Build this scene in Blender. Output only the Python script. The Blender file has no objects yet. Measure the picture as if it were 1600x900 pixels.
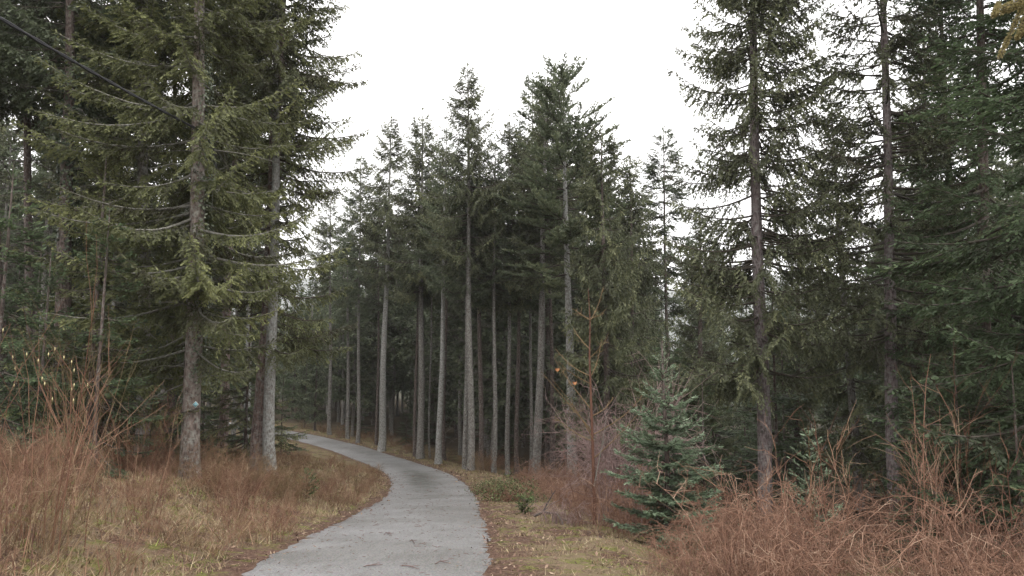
import bpy, math, random
import numpy as np
from mathutils import Vector

SC = bpy.context.scene
COL = SC.collection
R = math.radians

# ------------------------------------------------------------------ camera
PITCH = R(6.0)
EYE = 1.65
FPX = 1164.0
cd = bpy.data.cameras.new('camera')
cam = bpy.data.objects.new('camera', cd)
COL.objects.link(cam)
cam.location = (0, 0, EYE)
cam.rotation_euler = (R(90) + PITCH, 0, 0)
cd.sensor_width = 36.0
cd.lens = 36.0 * FPX / 1600.0
cd.clip_start = 0.05
cd.clip_end = 9000
SC.camera = cam

# ------------------------------------------------------------------ light
SUN_EL, SUN_AZ = R(62), R(160)       # azimuth clockwise from +Y: behind the camera, to the right
world = bpy.data.worlds.new('World')
SC.world = world
world.use_nodes = True
wn, wl = world.node_tree.nodes, world.node_tree.links
wn.clear()
sky = wn.new('ShaderNodeTexSky')
sky.sky_type = 'NISHITA'
sky.sun_disc = False
sky.sun_elevation = SUN_EL
sky.sun_rotation = SUN_AZ
sky.dust_density = 4
hs = wn.new('ShaderNodeHueSaturation')
hs.inputs['Saturation'].default_value = 0.08
mxw = wn.new('ShaderNodeMix'); mxw.data_type = 'RGBA'
mxw.inputs[0].default_value = 0.86
mxw.inputs[7].default_value = (13.2, 13.0, 12.9, 1)     # the even cloud sheet
bg = wn.new('ShaderNodeBackground')
bg.inputs['Strength'].default_value = 0.1
wo = wn.new('ShaderNodeOutputWorld')
wl.new(sky.outputs[0], hs.inputs['Color'])
wl.new(hs.outputs[0], mxw.inputs[6])
wl.new(mxw.outputs[2], bg.inputs['Color'])
wl.new(bg.outputs[0], wo.inputs[0])
sd = bpy.data.lights.new('sun', 'SUN')
sd.energy = 1.1
sd.angle = R(28)
sd.color = (1.0, 0.97, 0.93)
sun = bpy.data.objects.new('sun', sd)
COL.objects.link(sun)
sdir = Vector((math.sin(SUN_AZ) * math.cos(SUN_EL), math.cos(SUN_AZ) * math.cos(SUN_EL), math.sin(SUN_EL)))
sun.rotation_euler = sdir.to_track_quat('Z', 'Y').to_euler()
SC.view_settings.view_transform = 'Standard'
SC.view_settings.look = 'None'
SC.view_settings.exposure = 1.1
SC.view_settings.gamma = 1.0
SC.cycles.max_bounces = 6
SC.cycles.diffuse_bounces = 4
SC.cycles.volume_bounces = 2

# ------------------------------------------------------------------ helpers
def ratio(py):
    v = (450 - py) / FPX
    return (math.sin(PITCH) + v * math.cos(PITCH)) / (math.cos(PITCH) - v * math.sin(PITCH))
def px2x(px, py, Y):
    v = (450 - py) / FPX
    return (px - 800) / FPX / (math.cos(PITCH) - v * math.sin(PITCH)) * Y
def at(px, py, Y):
    return np.array((px2x(px, py, Y), Y, EYE + ratio(py) * Y))

def mesh(name, V, F, mats, tint=None, midx=None, smooth=False):
    V = np.asarray(V, np.float32).reshape(-1, 3)
    F = np.asarray(F, np.int32).reshape(-1, 3)
    me = bpy.data.meshes.new(name)
    me.vertices.add(len(V)); me.vertices.foreach_set('co', V.ravel())
    me.loops.add(len(F) * 3); me.loops.foreach_set('vertex_index', F.ravel())
    me.polygons.add(len(F)); me.polygons.foreach_set('loop_start', np.arange(0, len(F) * 3, 3, dtype=np.int32))
    if midx is not None:
        me.polygons.foreach_set('material_index', np.asarray(midx, np.int32))
    if smooth:
        me.polygons.foreach_set('use_smooth', np.ones(len(F), bool))
    if tint is not None:
        a = me.attributes.new('tint', 'FLOAT', 'POINT')
        a.data.foreach_set('value', np.asarray(tint, np.float32).ravel())
    for m in (mats if isinstance(mats, (list, tuple)) else [mats]):
        me.materials.append(m)
    me.update(calc_edges=True)
    return me

class Acc:
    """collects triangles of one mesh"""
    def __init__(s): s.v, s.f, s.t, s.m, s.n = [], [], [], [], 0
    def add(s, V, F, tint=0.5, mi=0):
        V = np.asarray(V, np.float32).reshape(-1, 3); F = np.asarray(F, np.int64).reshape(-1, 3)
        if len(F) == 0: return s
        s.v.append(V); s.f.append(F + s.n)
        s.t.append(np.broadcast_to(np.asarray(tint, np.float32), (len(V),)))
        s.m.append(np.full(len(F), mi, np.int32)); s.n += len(V)
        return s
    def mesh(s, name, mats, smooth=False):
        return mesh(name, np.concatenate(s.v), np.concatenate(s.f), mats, np.concatenate(s.t), np.concatenate(s.m), smooth)

def norm(a):
    return a / np.maximum(np.linalg.norm(a, axis=-1, keepdims=True), 1e-9)

def tubes(P, Rr, sides=3):
    """P (N,K,3) paths, Rr (N,K) radii -> open tapered tubes"""
    P = np.asarray(P, float)
    if P.ndim == 2: P = P[None]
    Rr = np.broadcast_to(np.asarray(Rr, float), P.shape[:2])
    N, K, _ = P.shape
    T = norm(np.gradient(P, axis=1))
    mean = norm(T.mean(1, keepdims=True))
    ref = np.where(np.abs(mean[..., 2:3]) > 0.8, np.array((1.0, 0.13, 0)), np.array((0, 0, 1.0)))
    A = norm(np.cross(T, np.broadcast_to(ref, T.shape)))
    B = np.cross(T, A)
    th = np.arange(sides) * 2 * math.pi / sides
    V = P[:, :, None] + Rr[:, :, None, None] * (A[:, :, None] * np.cos(th)[:, None] + B[:, :, None] * np.sin(th)[:, None])
    i = np.arange(N)[:, None, None] * K * sides + np.arange(K - 1)[None, :, None] * sides
    j = np.arange(sides)[None, None, :]
    a = i + j; b = i + (j + 1) % sides; c = a + sides; d = b + sides
    F = np.stack([np.stack([a, b, d], -1), np.stack([a, d, c], -1)], -2).reshape(-1, 3)
    return V.reshape(-1, 3), F

def fronds(S, D, Nn, L, W, k, rng, tint):
    """needle sprays: 2k triangles along every shoot"""
    side = norm(np.cross(D, Nn)); Nn = np.cross(side, D)
    M = len(S)
    out = []
    for j in range(k):
        t0 = j / k; t1 = min(1.0, (j + 1.45) / k); tap = 1.0 - 0.45 * (j / k)
        for sg in (-1, 1):
            w = W * tap * rng.uniform(.75, 1.2, M)
            a = S + D * (L * t0)[:, None]
            b = S + D * (L * t1)[:, None]
            c = S + D * (L * (t0 + (1.05 if j < k - 1 else .75) / k))[:, None] + side * (sg * w)[:, None] + Nn * (w * rng.uniform(-.1, .6, M))[:, None]
            out.append(np.stack([a, b, c], 1))
    V = np.stack(out, 1)                     # M, 2k, 3, 3
    F = np.arange(M * 2 * k * 3).reshape(-1, 3)
    return V.reshape(-1, 3), F, np.repeat(tint, 2 * k * 3)

def limb_foliage(acc, rng, path, L, az, p, tbase=0.5):
    """all side shoots on one limb path (K,3); p is the dict of style numbers"""
    K = len(path)
    seg = np.linspace(0, 1, K)
    tan = norm(np.gradient(path, axis=0))
    def ev(t, A):
        return np.stack([np.interp(t, seg, A[:, i]) for i in range(3)], -1)
    S_ = np.array((-math.sin(az), math.cos(az), 0.0))
    bare = p['bare'] * rng.uniform(.7, 1.3)
    hang, upc = p['hang'], p.get('upcurl', 0.0)
    M = max(4, int(L * (1 - bare) / p['sec_sp']) * 2)
    t = bare + (1 - bare) * (np.arange(M) + rng.uniform(0, 1, M)) / M
    sg = np.where(np.arange(M) % 2, 1.0, -1.0)
    P = ev(t, path); T = norm(ev(t, tan))
    u = (t - bare) / (1 - bare)
    l2 = p['sec_len'] * (.4 + .6 * np.sin(math.pi * np.clip(u * .8 + .25, 0, 1))) * (1.1 - .75 * u) * rng.uniform(.55, 1.2, M) * min(1.0, .35 + L / 2.2)
    # clumps: some stretches of a limb are thin
    l2 *= np.clip(1.05 + .5 * np.sin(u * 9 + rng.uniform(0, 6)) * p.get('clump', .6), .3, 1.3)
    zz = np.array((0, 0, 1.0))
    d0 = norm(T * .75 + S_ * sg[:, None] * (.85 * rng.uniform(.5, 1.1, M))[:, None] + zz * (-hang * .45 + rng.normal(0, .12, M))[:, None])
    K2 = 4
    s = np.linspace(0, 1, K2)
    bend = zz * (-hang * .8 + upc)
    Q = P[:, None] + l2[:, None, None] * (d0[:, None] * s[None, :, None] + bend * (s ** 2)[None, :, None])
    if p.get('secwood', True):
        V, F = tubes(Q, (p.get('sec_r', .004) * (1 - .7 * s))[None], 3)
        acc.add(V, F, .5, 1)
    n3 = max(2, int(p['sec_len'] / p['shoot_sp']) * 2)
    ii, jj = np.meshgrid(np.arange(M), np.arange(n3), indexing='ij')
    keep = rng.uniform(0, 1, ii.shape) < (l2 / p['sec_len'])[ii] * 1.25 * p.get('dens', 1.0)
    ii, jj = ii[keep], jj[keep]
    ss = np.clip((jj + rng.uniform(0, 1, len(jj))) / n3, .05, 1.0)
    q = P[ii] + l2[ii, None] * (d0[ii] * ss[:, None] + bend * (ss ** 2)[:, None])
    tq = norm(d0[ii] + 2 * bend * ss[:, None])
    sd3 = norm(np.cross(tq, zz + rng.normal(0, .25, (len(ii), 3))))
    sg3 = np.where(jj % 2, 1.0, -1.0)
    D3 = norm(tq * .8 + sd3 * (sg3 * rng.uniform(.25, .9, len(ii)))[:, None] + zz * (-hang * .3 + upc * .8) + rng.normal(0, .14, (len(ii), 3)))
    L3 = p['shoot_len'] * rng.uniform(.6, 1.25, len(ii)) * (1.05 - .3 * ss)
    W3 = p['shoot_w'] * rng.uniform(.8, 1.2, len(ii))
    N3 = norm(zz + rng.normal(0, p.get('roll', .5), (len(ii), 3)))
    ti = np.clip(tbase + rng.normal(0, .10, M)[ii] + rng.normal(0, .07, len(ii)) + .22 * (ss - .5) + .12 * (t[ii] - .5), 0, 1)
    V, F, TT = fronds(q, D3, N3, L3, W3, p['k'], rng, ti)
    acc.add(V, F, TT, 0)
    # shoots straight on the limb
    m = int(L * (1 - bare) / p['shoot_sp']) + 3
    t = bare + (1 - bare) * rng.uniform(0, 1, m) ** .8
    P = ev(t, path); T = norm(ev(t, tan))
    D = norm(T * .8 + rng.normal(0, .35, (m, 3)) + zz * (-hang * .15 + upc * .6))
    V, F, TT = fronds(P, D, norm(zz + rng.normal(0, .6, (m, 3))), p['shoot_len'] * rng.uniform(.7, 1.2, m), np.full(m, p['shoot_w']), p['k'], rng, np.clip(tbase + rng.normal(0, .12, m), 0, 1))
    acc.add(V, F, TT, 0)

def limb_path(rng, h, az, L, elev, upturn, sag, K=8, r0=0.1):
    t = np.linspace(0, 1, K)
    r = r0 + L * t
    z = h + L * (math.tan(elev) * t + upturn * t ** 2.2 - sag * np.sin(math.pi * t) * .5)
    wob = np.cumsum(rng.normal(0, .018 * L, K)) * t
    c, s = math.cos(az), math.sin(az)
    return np.stack([r * c - wob * s, r * s + wob * c, z], -1)

def crown_mesh(name, seed, H, h0, Rmax, shape, p, mats, maxel=None, azf=None, only_h=None):
    """a conifer crown: limbs in loose whorls up the stem"""
    rng = np.random.default_rng(seed)
    acc = Acc()
    h = h0
    n = 0
    while h < H - .12:
        f = (h - h0) / (H - h0)
        for _ in range(max(2, int(rng.poisson(p['per']) if f < .93 else p['per']))):
            az = rng.uniform(0, 2 * math.pi)
            if rng.uniform() < p.get('gap', .1): continue
            hh = h + rng.uniform(-.5, .5) * p['whorl']
            if hh > H - .05: hh = H - .1
            ff = max(0, (hh - h0) / (H - h0))
            L = Rmax * shape(ff) * rng.uniform(.6, 1.12) + .08
            if azf is not None: L *= azf(az, ff)
            if L < .1: continue
            el = p['el_lo'] + (p['el_hi'] - p['el_lo']) * ff ** 1.5 + rng.normal(0, R(6))
            pa = limb_path(rng, hh, az, L, el, p['upturn'], p.get('sag', .1))
            V, F = tubes(pa, np.linspace(max(.006, .011 * L + .004), .003, len(pa))[None], 4)
            acc.add(V, F, .5, 1)
            limb_foliage(acc, rng, pa, L, az, dict(p, hang=p['hang'] * (1 - .75 * ff ** 2.5), bare=p['bare'] * (1 - .6 * ff)), tbase=np.clip(.45 + rng.normal(0, .13), .05, .95))
            n += 1
        h += p['whorl'] * (1 - .35 * f)
    # leader
    m = 14
    z = H - rng.uniform(-.35, .7, m)
    S = np.stack([np.zeros(m), np.zeros(m), np.minimum(z, H + .1)], -1)
    a = rng.uniform(0, 6.28, m)
    D = norm(np.stack([np.cos(a) * .55, np.sin(a) * .55, np.full(m, .9)], -1))
    V, F, TT = fronds(S, D, norm(rng.normal(0, 1, (m, 3))), np.full(m, p['shoot_len'] * 1.1), np.full(m, p['shoot_w']), p['k'], rng, np.full(m, .5))
    acc.add(V, F, TT, 0)
    acc.add(*tubes(np.array([[(0, 0, H - 1.2), (0, 0, H - .4), (.0, 0, H + .35)]]), np.array([[.025, .015, .004]]), 4), .5, 1)
    return acc.mesh(name, mats)

def trunk_mesh(name, seed, H, r0, mat, wob=.06, stubs=40, flare=.35, top_r=.012, z0=-.5, stub_len=.07, sides=12, K=26, r_pow=.8):
    rng = np.random.default_rng(seed)
    t = np.linspace(0, 1, K) ** 1.25
    z = z0 + (H - z0) * t
    cx = wob * np.sin(z * .45 + rng.uniform(0, 6)) * np.clip(1 - t, 0, 1) * np.clip(z, 0, 1)
    cy = wob * np.cos(z * .38 + rng.uniform(0, 6)) * np.clip(1 - t, 0, 1) * np.clip(z, 0, 1)
    r = (r0 - top_r) * (1 - t) ** r_pow + top_r + r0 * flare * np.exp(-np.clip(z - z0 - .4, 0, 9) / .22)
    V, F = tubes(np.stack([cx, cy, z], -1), r[None], sides)
    n = len(V) // sides
    V = V.reshape(n, sides, 3)
    cen = V.mean(1, keepdims=True)
    bump = 1 + rng.normal(0, .035, (n, sides, 1))
    lob = 1 + (.12 * np.exp(-np.clip(z - z0 - .4, 0, 9) / .35))[:, None, None] * np.sin(np.arange(sides) * 3.1 + seed)[None, :, None]
    V = cen + (V - cen) * bump * lob
    acc = Acc().add(V.reshape(-1, 3), F, .5, 0)
    if stubs:
        tz = rng.uniform(.08, .75, stubs)
        zz = z0 + (H - z0) * tz
        rr = np.interp(zz, z, r); xx = np.interp(zz, z, cx); yy = np.interp(zz, z, cy)
        a = rng.uniform(0, 6.28, stubs)
        dr = np.stack([np.cos(a), np.sin(a), rng.uniform(-.2, .35, stubs)], -1)
        c = np.stack([xx, yy, zz], -1) + dr * (rr * .8)[:, None]
        ln = stub_len * rng.uniform(.4, 1.6, stubs)
        Pp = c[:, None] + dr[:, None] * (np.linspace(0, 1, 3)[None, :, None] * (ln[:, None, None] + rr[:, None, None] * .2))
        V, F = tubes(Pp, np.array([.016, .010, .003])[None] * rng.uniform(.6, 1.3, (stubs, 1)), 4)
        acc.add(V, F, .2, 0)
    return acc.mesh(name, mat, smooth=True)

def dead_twig_mesh(name, seed, hlo, hhi, n, Lm, mat, r0=.12, up=.1, rad=.006, fork=5):
    """thin dead limbs with forks, lower stem"""
    rng = np.random.default_rng(seed)
    K = 6
    t = np.linspace(0, 1, K)
    h = rng.uniform(hlo, hhi, n); az = rng.uniform(0, 6.28, n); L = Lm * rng.uniform(.35, 1.1, n)
    el = rng.normal(up, .25, n)
    P = np.zeros((n, K, 3))
    bend = rng.normal(0, .25, n)
    P[..., 0] = np.cos(az)[:, None] * (r0 * .6 + L[:, None] * t) - np.sin(az)[:, None] * (bend * L)[:, None] * t ** 2
    P[..., 1] = np.sin(az)[:, None] * (r0 * .6 + L[:, None] * t) + np.cos(az)[:, None] * (bend * L)[:, None] * t ** 2
    P[..., 2] = h[:, None] + L[:, None] * (np.tan(el)[:, None] * t - .35 * rng.uniform(0, 1, n)[:, None] * t ** 2) + rng.normal(0, .012, (n, K))
    acc = Acc()
    acc.add(*tubes(P, (rad * (1 - .8 * t))[None] * (.6 + L / Lm)[:, None], 4), .5, 0)
    i = rng.integers(0, n, n * fork); s = rng.uniform(.25, .95, n * fork)
    q = P[i, np.minimum((s * (K - 1)).astype(int), K - 2)]; q2 = P[i, np.minimum((s * (K - 1)).astype(int) + 1, K - 1)]
    T = norm(q2 - q)
    D = norm(T * .7 + norm(rng.normal(0, 1, (n * fork, 3))) * .75)
    l = (L[i] * .28 * rng.uniform(.3, 1.2, n * fork))
    tt = np.linspace(0, 1, 3)
    Q = q[:, None] + D[:, None] * (l[:, None] * tt)[..., None]
    Q[..., 2] -= (l[:, None] * .25 * tt ** 2)
    acc.add(*tubes(Q, (rad * .45 * (1 - .7 * tt))[None], 3), .5, 0)
    return acc.mesh(name, mat)

def link(name, data, parent=None, loc=None, rot=None, scale=None, **props):
    o = bpy.data.objects.new(name, data)
    COL.objects.link(o)
    if parent is not None: o.parent = parent
    if loc is not None: o.location = [float(c) for c in loc]
    if rot is not None: o.rotation_euler = rot
    if scale is not None: o.scale = scale
    for k_, v_ in props.items():
        if v_ is not None: o[k_] = v_
    return o

def dup(root, **props):
    r = root.copy(); COL.objects.link(r)
    for ch in root.children:
        c = ch.copy(); COL.objects.link(c); c.parent = r
        for g in ch.children:
            d = g.copy(); COL.objects.link(d); d.parent = c
    for k_, v_ in props.items(): r[k_] = v_
    return r

# ------------------------------------------------------------------ materials
def nodes_of(name):
    m = bpy.data.materials.new(name); m.use_nodes = True
    nt = m.node_tree; b = nt.nodes['Principled BSDF']
    return m, nt, nt.nodes, nt.links, b
def ramp(n, stops):
    r = n.new('ShaderNodeValToRGB')
    e = r.color_ramp.elements
    while len(e) < len(stops): e.new(.5)
    for i, (p_, c) in enumerate(stops):
        e[i].position = p_; e[i].color = (*c, 1)
    return r
def noise(n, l, vec, scale, detail=4, rough=.6):
    t = n.new('ShaderNodeTexNoise'); t.inputs['Scale'].default_value = scale
    t.inputs['Detail'].default_value = detail; t.inputs['Roughness'].default_value = rough
    if vec is not None: l.new(vec, t.inputs['Vector'])
    return t
def mix(n, l, fac, a, b, mode='MIX'):
    m = n.new('ShaderNodeMix'); m.data_type = 'RGBA'; m.blend_type = mode
    for sock, val in ((0, fac), (6, a), (7, b)):
        if isinstance(val, (int, float)): m.inputs[sock].default_value = val
        elif isinstance(val, tuple): m.inputs[sock].default_value = (*val, 1)
        else: l.new(val, m.inputs[sock])
    return m.outputs[2]
def math_(n, l, op, a, b=0.0, clamp=False):
    m = n.new('ShaderNodeMath'); m.operation = op; m.use_clamp = clamp
    for sock, val in ((0, a), (1, b)):
        if isinstance(val, (int, float)): m.inputs[sock].default_value = val
        else: l.new(val, m.inputs[sock])
    return m.outputs[0]

def needle_mat(name, stops, rough=.55, trans=.38):
    m, nt, n, l, b = nodes_of(name)
    a = n.new('ShaderNodeAttribute'); a.attribute_name = 'tint'
    oi = n.new('ShaderNodeObjectInfo')
    geo = n.new('ShaderNodeTexCoord')
    nz = noise(n, l, geo.outputs['Object'], 1.3, 2)
    s = math_(n, l, 'ADD', a.outputs['Fac'], math_(n, l, 'MULTIPLY', math_(n, l, 'SUBTRACT', oi.outputs['Random'], .5), .16))
    s = math_(n, l, 'ADD', s, math_(n, l, 'MULTIPLY', math_(n, l, 'SUBTRACT', nz.outputs['Fac'], .5), .35), True)
    r = ramp(n, stops)
    l.new(s, r.inputs[0]); l.new(r.outputs[0], b.inputs['Base Color'])
    b.inputs['Roughness'].default_value = rough
    b.inputs['Specular IOR Level'].default_value = .35
    tr = n.new('ShaderNodeBsdfTranslucent'); l.new(r.outputs[0], tr.inputs['Color'])
    mx = n.new('ShaderNodeMixShader'); mx.inputs[0].default_value = trans
    l.new(b.outputs[0], mx.inputs[1]); l.new(tr.outputs[0], mx.inputs[2])
    l.new(mx.outputs[0], n['Material Output'].inputs['Surface'])
    return m

def bark_mat(name, dark, mid, light, lichen=None, lich=.5, scale=1.0, bump=.6):
    m, nt, n, l, b = nodes_of(name)
    tc = n.new('ShaderNodeTexCoord')
    oi = n.new('ShaderNodeObjectInfo')
    ofs = n.new('ShaderNodeVectorMath'); ofs.operation = 'ADD'
    l.new(tc.outputs['Object'], ofs.inputs[0]); l.new(oi.outputs['Location'], ofs.inputs[1])
    mp = n.new('ShaderNodeMapping'); mp.inputs['Scale'].default_value = (14 * scale, 14 * scale, 4.5 * scale)
    l.new(ofs.outputs[0], mp.inputs['Vector'])
    vo = n.new('ShaderNodeTexVoronoi'); vo.inputs['Scale'].default_value = 2.2
    nz0 = noise(n, l, mp.outputs[0], 1.5, 5, .7)
    l.new(mp.outputs[0], vo.inputs['Vector'])
    f = math_(n, l, 'MULTIPLY', vo.outputs['Distance'], nz0.outputs['Fac'])
    r = ramp(n, [(.05, dark), (.28, mid), (.6, light)])
    l.new(f, r.inputs[0])
    c = r.outputs[0]
    c = mix(n, l, math_(n, l, 'MULTIPLY', oi.outputs['Random'], .25), c, mid)
    if lichen:
        nz = noise(n, l, ofs.outputs[0], 15 * scale, 6, .75)
        rr = ramp(n, [(.5 - .1 * lich, (0, 0, 0)), (.66 - .1 * lich, (1, 1, 1))]); l.new(nz.outputs['Fac'], rr.inputs[0])
        c = mix(n, l, math_(n, l, 'MULTIPLY', rr.outputs[0], .75), c, lichen)
    l.new(c, b.inputs['Base Color'])
    b.inputs['Roughness'].default_value = .9
    b.inputs['Specular IOR Level'].default_value = .2
    bp = n.new('ShaderNodeBump'); bp.inputs['Strength'].default_value = bump; bp.inputs['Distance'].default_value = .03
    l.new(f, bp.inputs['Height']); l.new(bp.outputs[0], b.inputs['Normal'])
    return m

def plain_mat(name, stops, rough=.8, scale=9.0, spec=.3):
    """tint attribute + noise through a ramp"""
    m, nt, n, l, b = nodes_of(name)
    a = n.new('ShaderNodeAttribute'); a.attribute_name = 'tint'
    tc = n.new('ShaderNodeTexCoord')
    nz = noise(n, l, tc.outputs['Object'], scale, 4)
    s = math_(n, l, 'ADD', a.outputs['Fac'], math_(n, l, 'MULTIPLY', math_(n, l, 'SUBTRACT', nz.outputs['Fac'], .5), .6), True)
    r = ramp(n, stops); l.new(s, r.inputs[0]); l.new(r.outputs[0], b.inputs['Base Color'])
    b.inputs['Roughness'].default_value = rough; b.inputs['Specular IOR Level'].default_value = spec
    return m

N_OLIVE = needle_mat('needles_olive', [(0, (.065, .058, .036)), (.3, (.098, .105, .050)), (.6, (.165, .18, .078)), (1, (.29, .30, .13))])
N_SPRUCE = needle_mat('needles_spruce', [(0, (.075, .066, .045)), (.3, (.092, .10, .06)), (.65, (.15, .165, .09)), (1, (.24, .25, .13))])
N_DARK = needle_mat('needles_dark', [(0, (.08, .076, .057)), (.35, (.102, .123, .076)), (.7, (.155, .185, .11)), (1, (.24, .27, .16))])
N_FIR = needle_mat('needles_fir', [(0, (.05, .052, .034)), (.4, (.075, .105, .055)), (.75, (.12, .17, .085)), (1, (.22, .28, .14))])
N_YOUNG = needle_mat('needles_young_fir', [(0, (.085, .105, .065)), (.4, (.16, .215, .135)), (.75, (.245, .32, .21)), (1, (.36, .44, .31))])
N_PINE = needle_mat('needles_pine', [(0, (.07, .08, .05)), (.4, (.12, .145, .085)), (.75, (.19, .215, .125)), (1, (.26, .285, .17))])
N_TAN = needle_mat('needles_tan', [(0, (.14, .115, .05)), (.5, (.27, .23, .105)), (1, (.40, .35, .18))])
WOOD = plain_mat('limb_wood', [(0, (.03, .025, .02)), (.5, (.075, .062, .05)), (1, (.20, .19, .17))])
DEADWOOD = plain_mat('dead_twig_wood', [(0, (.05, .042, .036)), (.5, (.12, .105, .095)), (1, (.26, .25, .24))])
LICHWOOD = plain_mat('lichen_wood', [(0, (.06, .05, .04)), (.45, (.14, .13, .11)), (.8, (.34, .35, .32)), (1, (.42, .44, .40))], scale=25)
BARK_GREY = bark_mat('bark_grey', (.05, .042, .038), (.175, .157, .142), (.33, .31, .288), (.31, .32, .30), .4)
BARK_PALE = bark_mat('bark_pale', (.08, .07, .062), (.25, .235, .22), (.42, .40, .38), (.40, .42, .40), .6)
BARK_BROWN = bark_mat('bark_brown', (.035, .026, .022), (.11, .082, .072), (.21, .165, .15), (.22, .22, .20), .1)
BARK_RED = bark_mat('bark_red', (.045, .03, .027), (.18, .125, .11), (.33, .255, .235), (.33, .33, .30), .2, .7)
BARK_PATCH = bark_mat('bark_patchy', (.04, .029, .025), (.20, .155, .135), (.36, .31, .28), (.36, .37, .33), .35, .7, .9)
BARK_PURPLE = bark_mat('bark_purplish', (.06, .045, .045), (.17, .135, .135), (.28, .24, .235), (.30, .30, .28), .2, .9)
TWIG_RED = plain_mat('twig_red', [(0, (.06, .025, .02)), (.45, (.165, .083, .052)), (.8, (.27, .155, .10)), (1, (.40, .30, .20))], scale=4)
TWIG_PINK = plain_mat('twig_pinkish', [(0, (.065, .036, .026)), (.45, (.185, .098, .065)), (.8, (.30, .175, .12)), (1, (.45, .32, .23))], scale=4)
TWIG_OLIVE = plain_mat('twig_olive', [(0, (.06, .04, .02)), (.5, (.15, .10, .05)), (1, (.28, .19, .11))], scale=4)
TWIG_PURPLE = plain_mat('twig_purple', [(0, (.09, .06, .055)), (.5, (.21, .14, .13)), (1, (.34, .25, .23))], scale=4)
GRASS = plain_mat('dry_grass', [(0, (.08, .045, .03)), (.35, (.16, .10, .06)), (.6, (.27, .20, .12)), (.85, (.40, .33, .21)), (1, (.17, .18, .07))], scale=2, rough=.9)
MOSS = plain_mat('moss_green', [(0, (.06, .06, .022)), (.5, (.13, .15, .04)), (1, (.25, .27, .075))], scale=6, rough=.9)
LITTER = plain_mat('leaf_litter', [(0, (.04, .025, .02)), (.4, (.11, .062, .045)), (.75, (.19, .12, .085)), (1, (.34, .26, .18))], scale=9)
LEAF_ORANGE = plain_mat('leaf_orange', [(0, (.22, .085, .035)), (1, (.48, .25, .12))], scale=30)
LEAF_GREEN = plain_mat('leaf_green', [(0, (.05, .035, .02)), (.35, (.05, .07, .025)), (.7, (.085, .12, .045)), (1, (.17, .20, .08))], scale=9)
LEAF_IVY = plain_mat('leaf_ivy', [(0, (.04, .055, .03)), (.5, (.12, .15, .09)), (1, (.30, .33, .24))], scale=9, rough=.45, spec=.5)
IVY_DARK = plain_mat('leaf_ivy_dark', [(0, (.02, .03, .015)), (.6, (.04, .055, .03)), (1, (.09, .11, .06))], scale=9, rough=.5)
BUD = plain_mat('pale_bud', [(0, (.40, .34, .16)), (1, (.62, .56, .33))])
BLACK = plain_mat('black_rubber', [(0, (.012, .012, .014)), (1, (.03, .03, .033))], rough=.5)

# ------------------------------------------------------------------ terrain
CL = np.array([(-1.0, -60, .2), (-1.05, -10, .05), (-1.25, 0, 0.0), (-1.36, 4, -.14), (-1.45, 7.56, -.40), (-1.52, 8.95, -.50), (-1.70, 12.6, -.93), (-1.93, 16, -1.37),
               (-2.16, 20, -1.82), (-2.54, 24, -2.21), (-3.64, 30.7, -2.74), (-5.51, 37.8, -3.32), (-7.9, 44, -3.64), (-11.2, 50, -3.62),
               (-15.9, 56, -3.46), (-22, 61, -3.1), (-31, 65, -2.7), (-60, 72, -2.2)])
def dense(Pts, step):
    d = np.r_[0, np.cumsum(np.linalg.norm(np.diff(Pts[:, :2], axis=0), axis=1))]
    s = np.arange(0, d[-1], step)
    A = np.stack([np.interp(s, d, Pts[:, i]) for i in range(3)], -1)
    for _ in range(3):
        w = max(3, int(2.2 / step) | 1); kk = np.ones(w) / w
        for i in range(3):
            B = np.pad(A[:, i], w // 2, mode='reflect', reflect_type='odd')
            A[:, i] = np.convolve(B, kk, 'valid')
    return A
CLD = dense(CL, .4)
CLT = norm(np.gradient(CLD[:, :2], axis=0))
HALF = 1.25
def vnoise(x, y, s, seed=0):
    x = np.asarray(x, float) * s + seed * 17.3; y = np.asarray(y, float) * s - seed * 9.1
    return (np.sin(x * 1.7 + 1.3 * np.sin(y * 1.1)) + np.sin(y * 2.3 + 1.7 * np.sin(x * .9 + 2)) + .6 * np.sin(x * 4.1 - y * 3.3) + .4 * np.sin(x * 7.7 + y * 6.1)) / 3.0
def road_frame(x, y):
    x = np.atleast_1d(np.asarray(x, float)); y = np.atleast_1d(np.asarray(y, float))
    sh = x.shape; x = x.ravel(); y = y.ravel()
    d = np.zeros(len(x)); zr = np.zeros(len(x))
    for i in range(0, len(x), 8000):
        X, Y = x[i:i + 8000], y[i:i + 8000]
        D2 = (X[:, None] - CLD[None, :, 0]) ** 2 + (Y[:, None] - CLD[None, :, 1]) ** 2
        j = D2.argmin(1)
        vx, vy = X - CLD[j, 0], Y - CLD[j, 1]
        sgn = np.sign(vx * CLT[j, 1] - vy * CLT[j, 0])           # + right of travel
        d[i:i + 8000] = np.sqrt(D2[np.arange(len(X)), j]) * sgn; zr[i:i + 8000] = CLD[j, 2]
    return d.reshape(sh), zr.reshape(sh)
def sstep(a, b, x):
    t = np.clip((x - a) / (b - a), 0, 1); return t * t * (3 - 2 * t)
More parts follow.
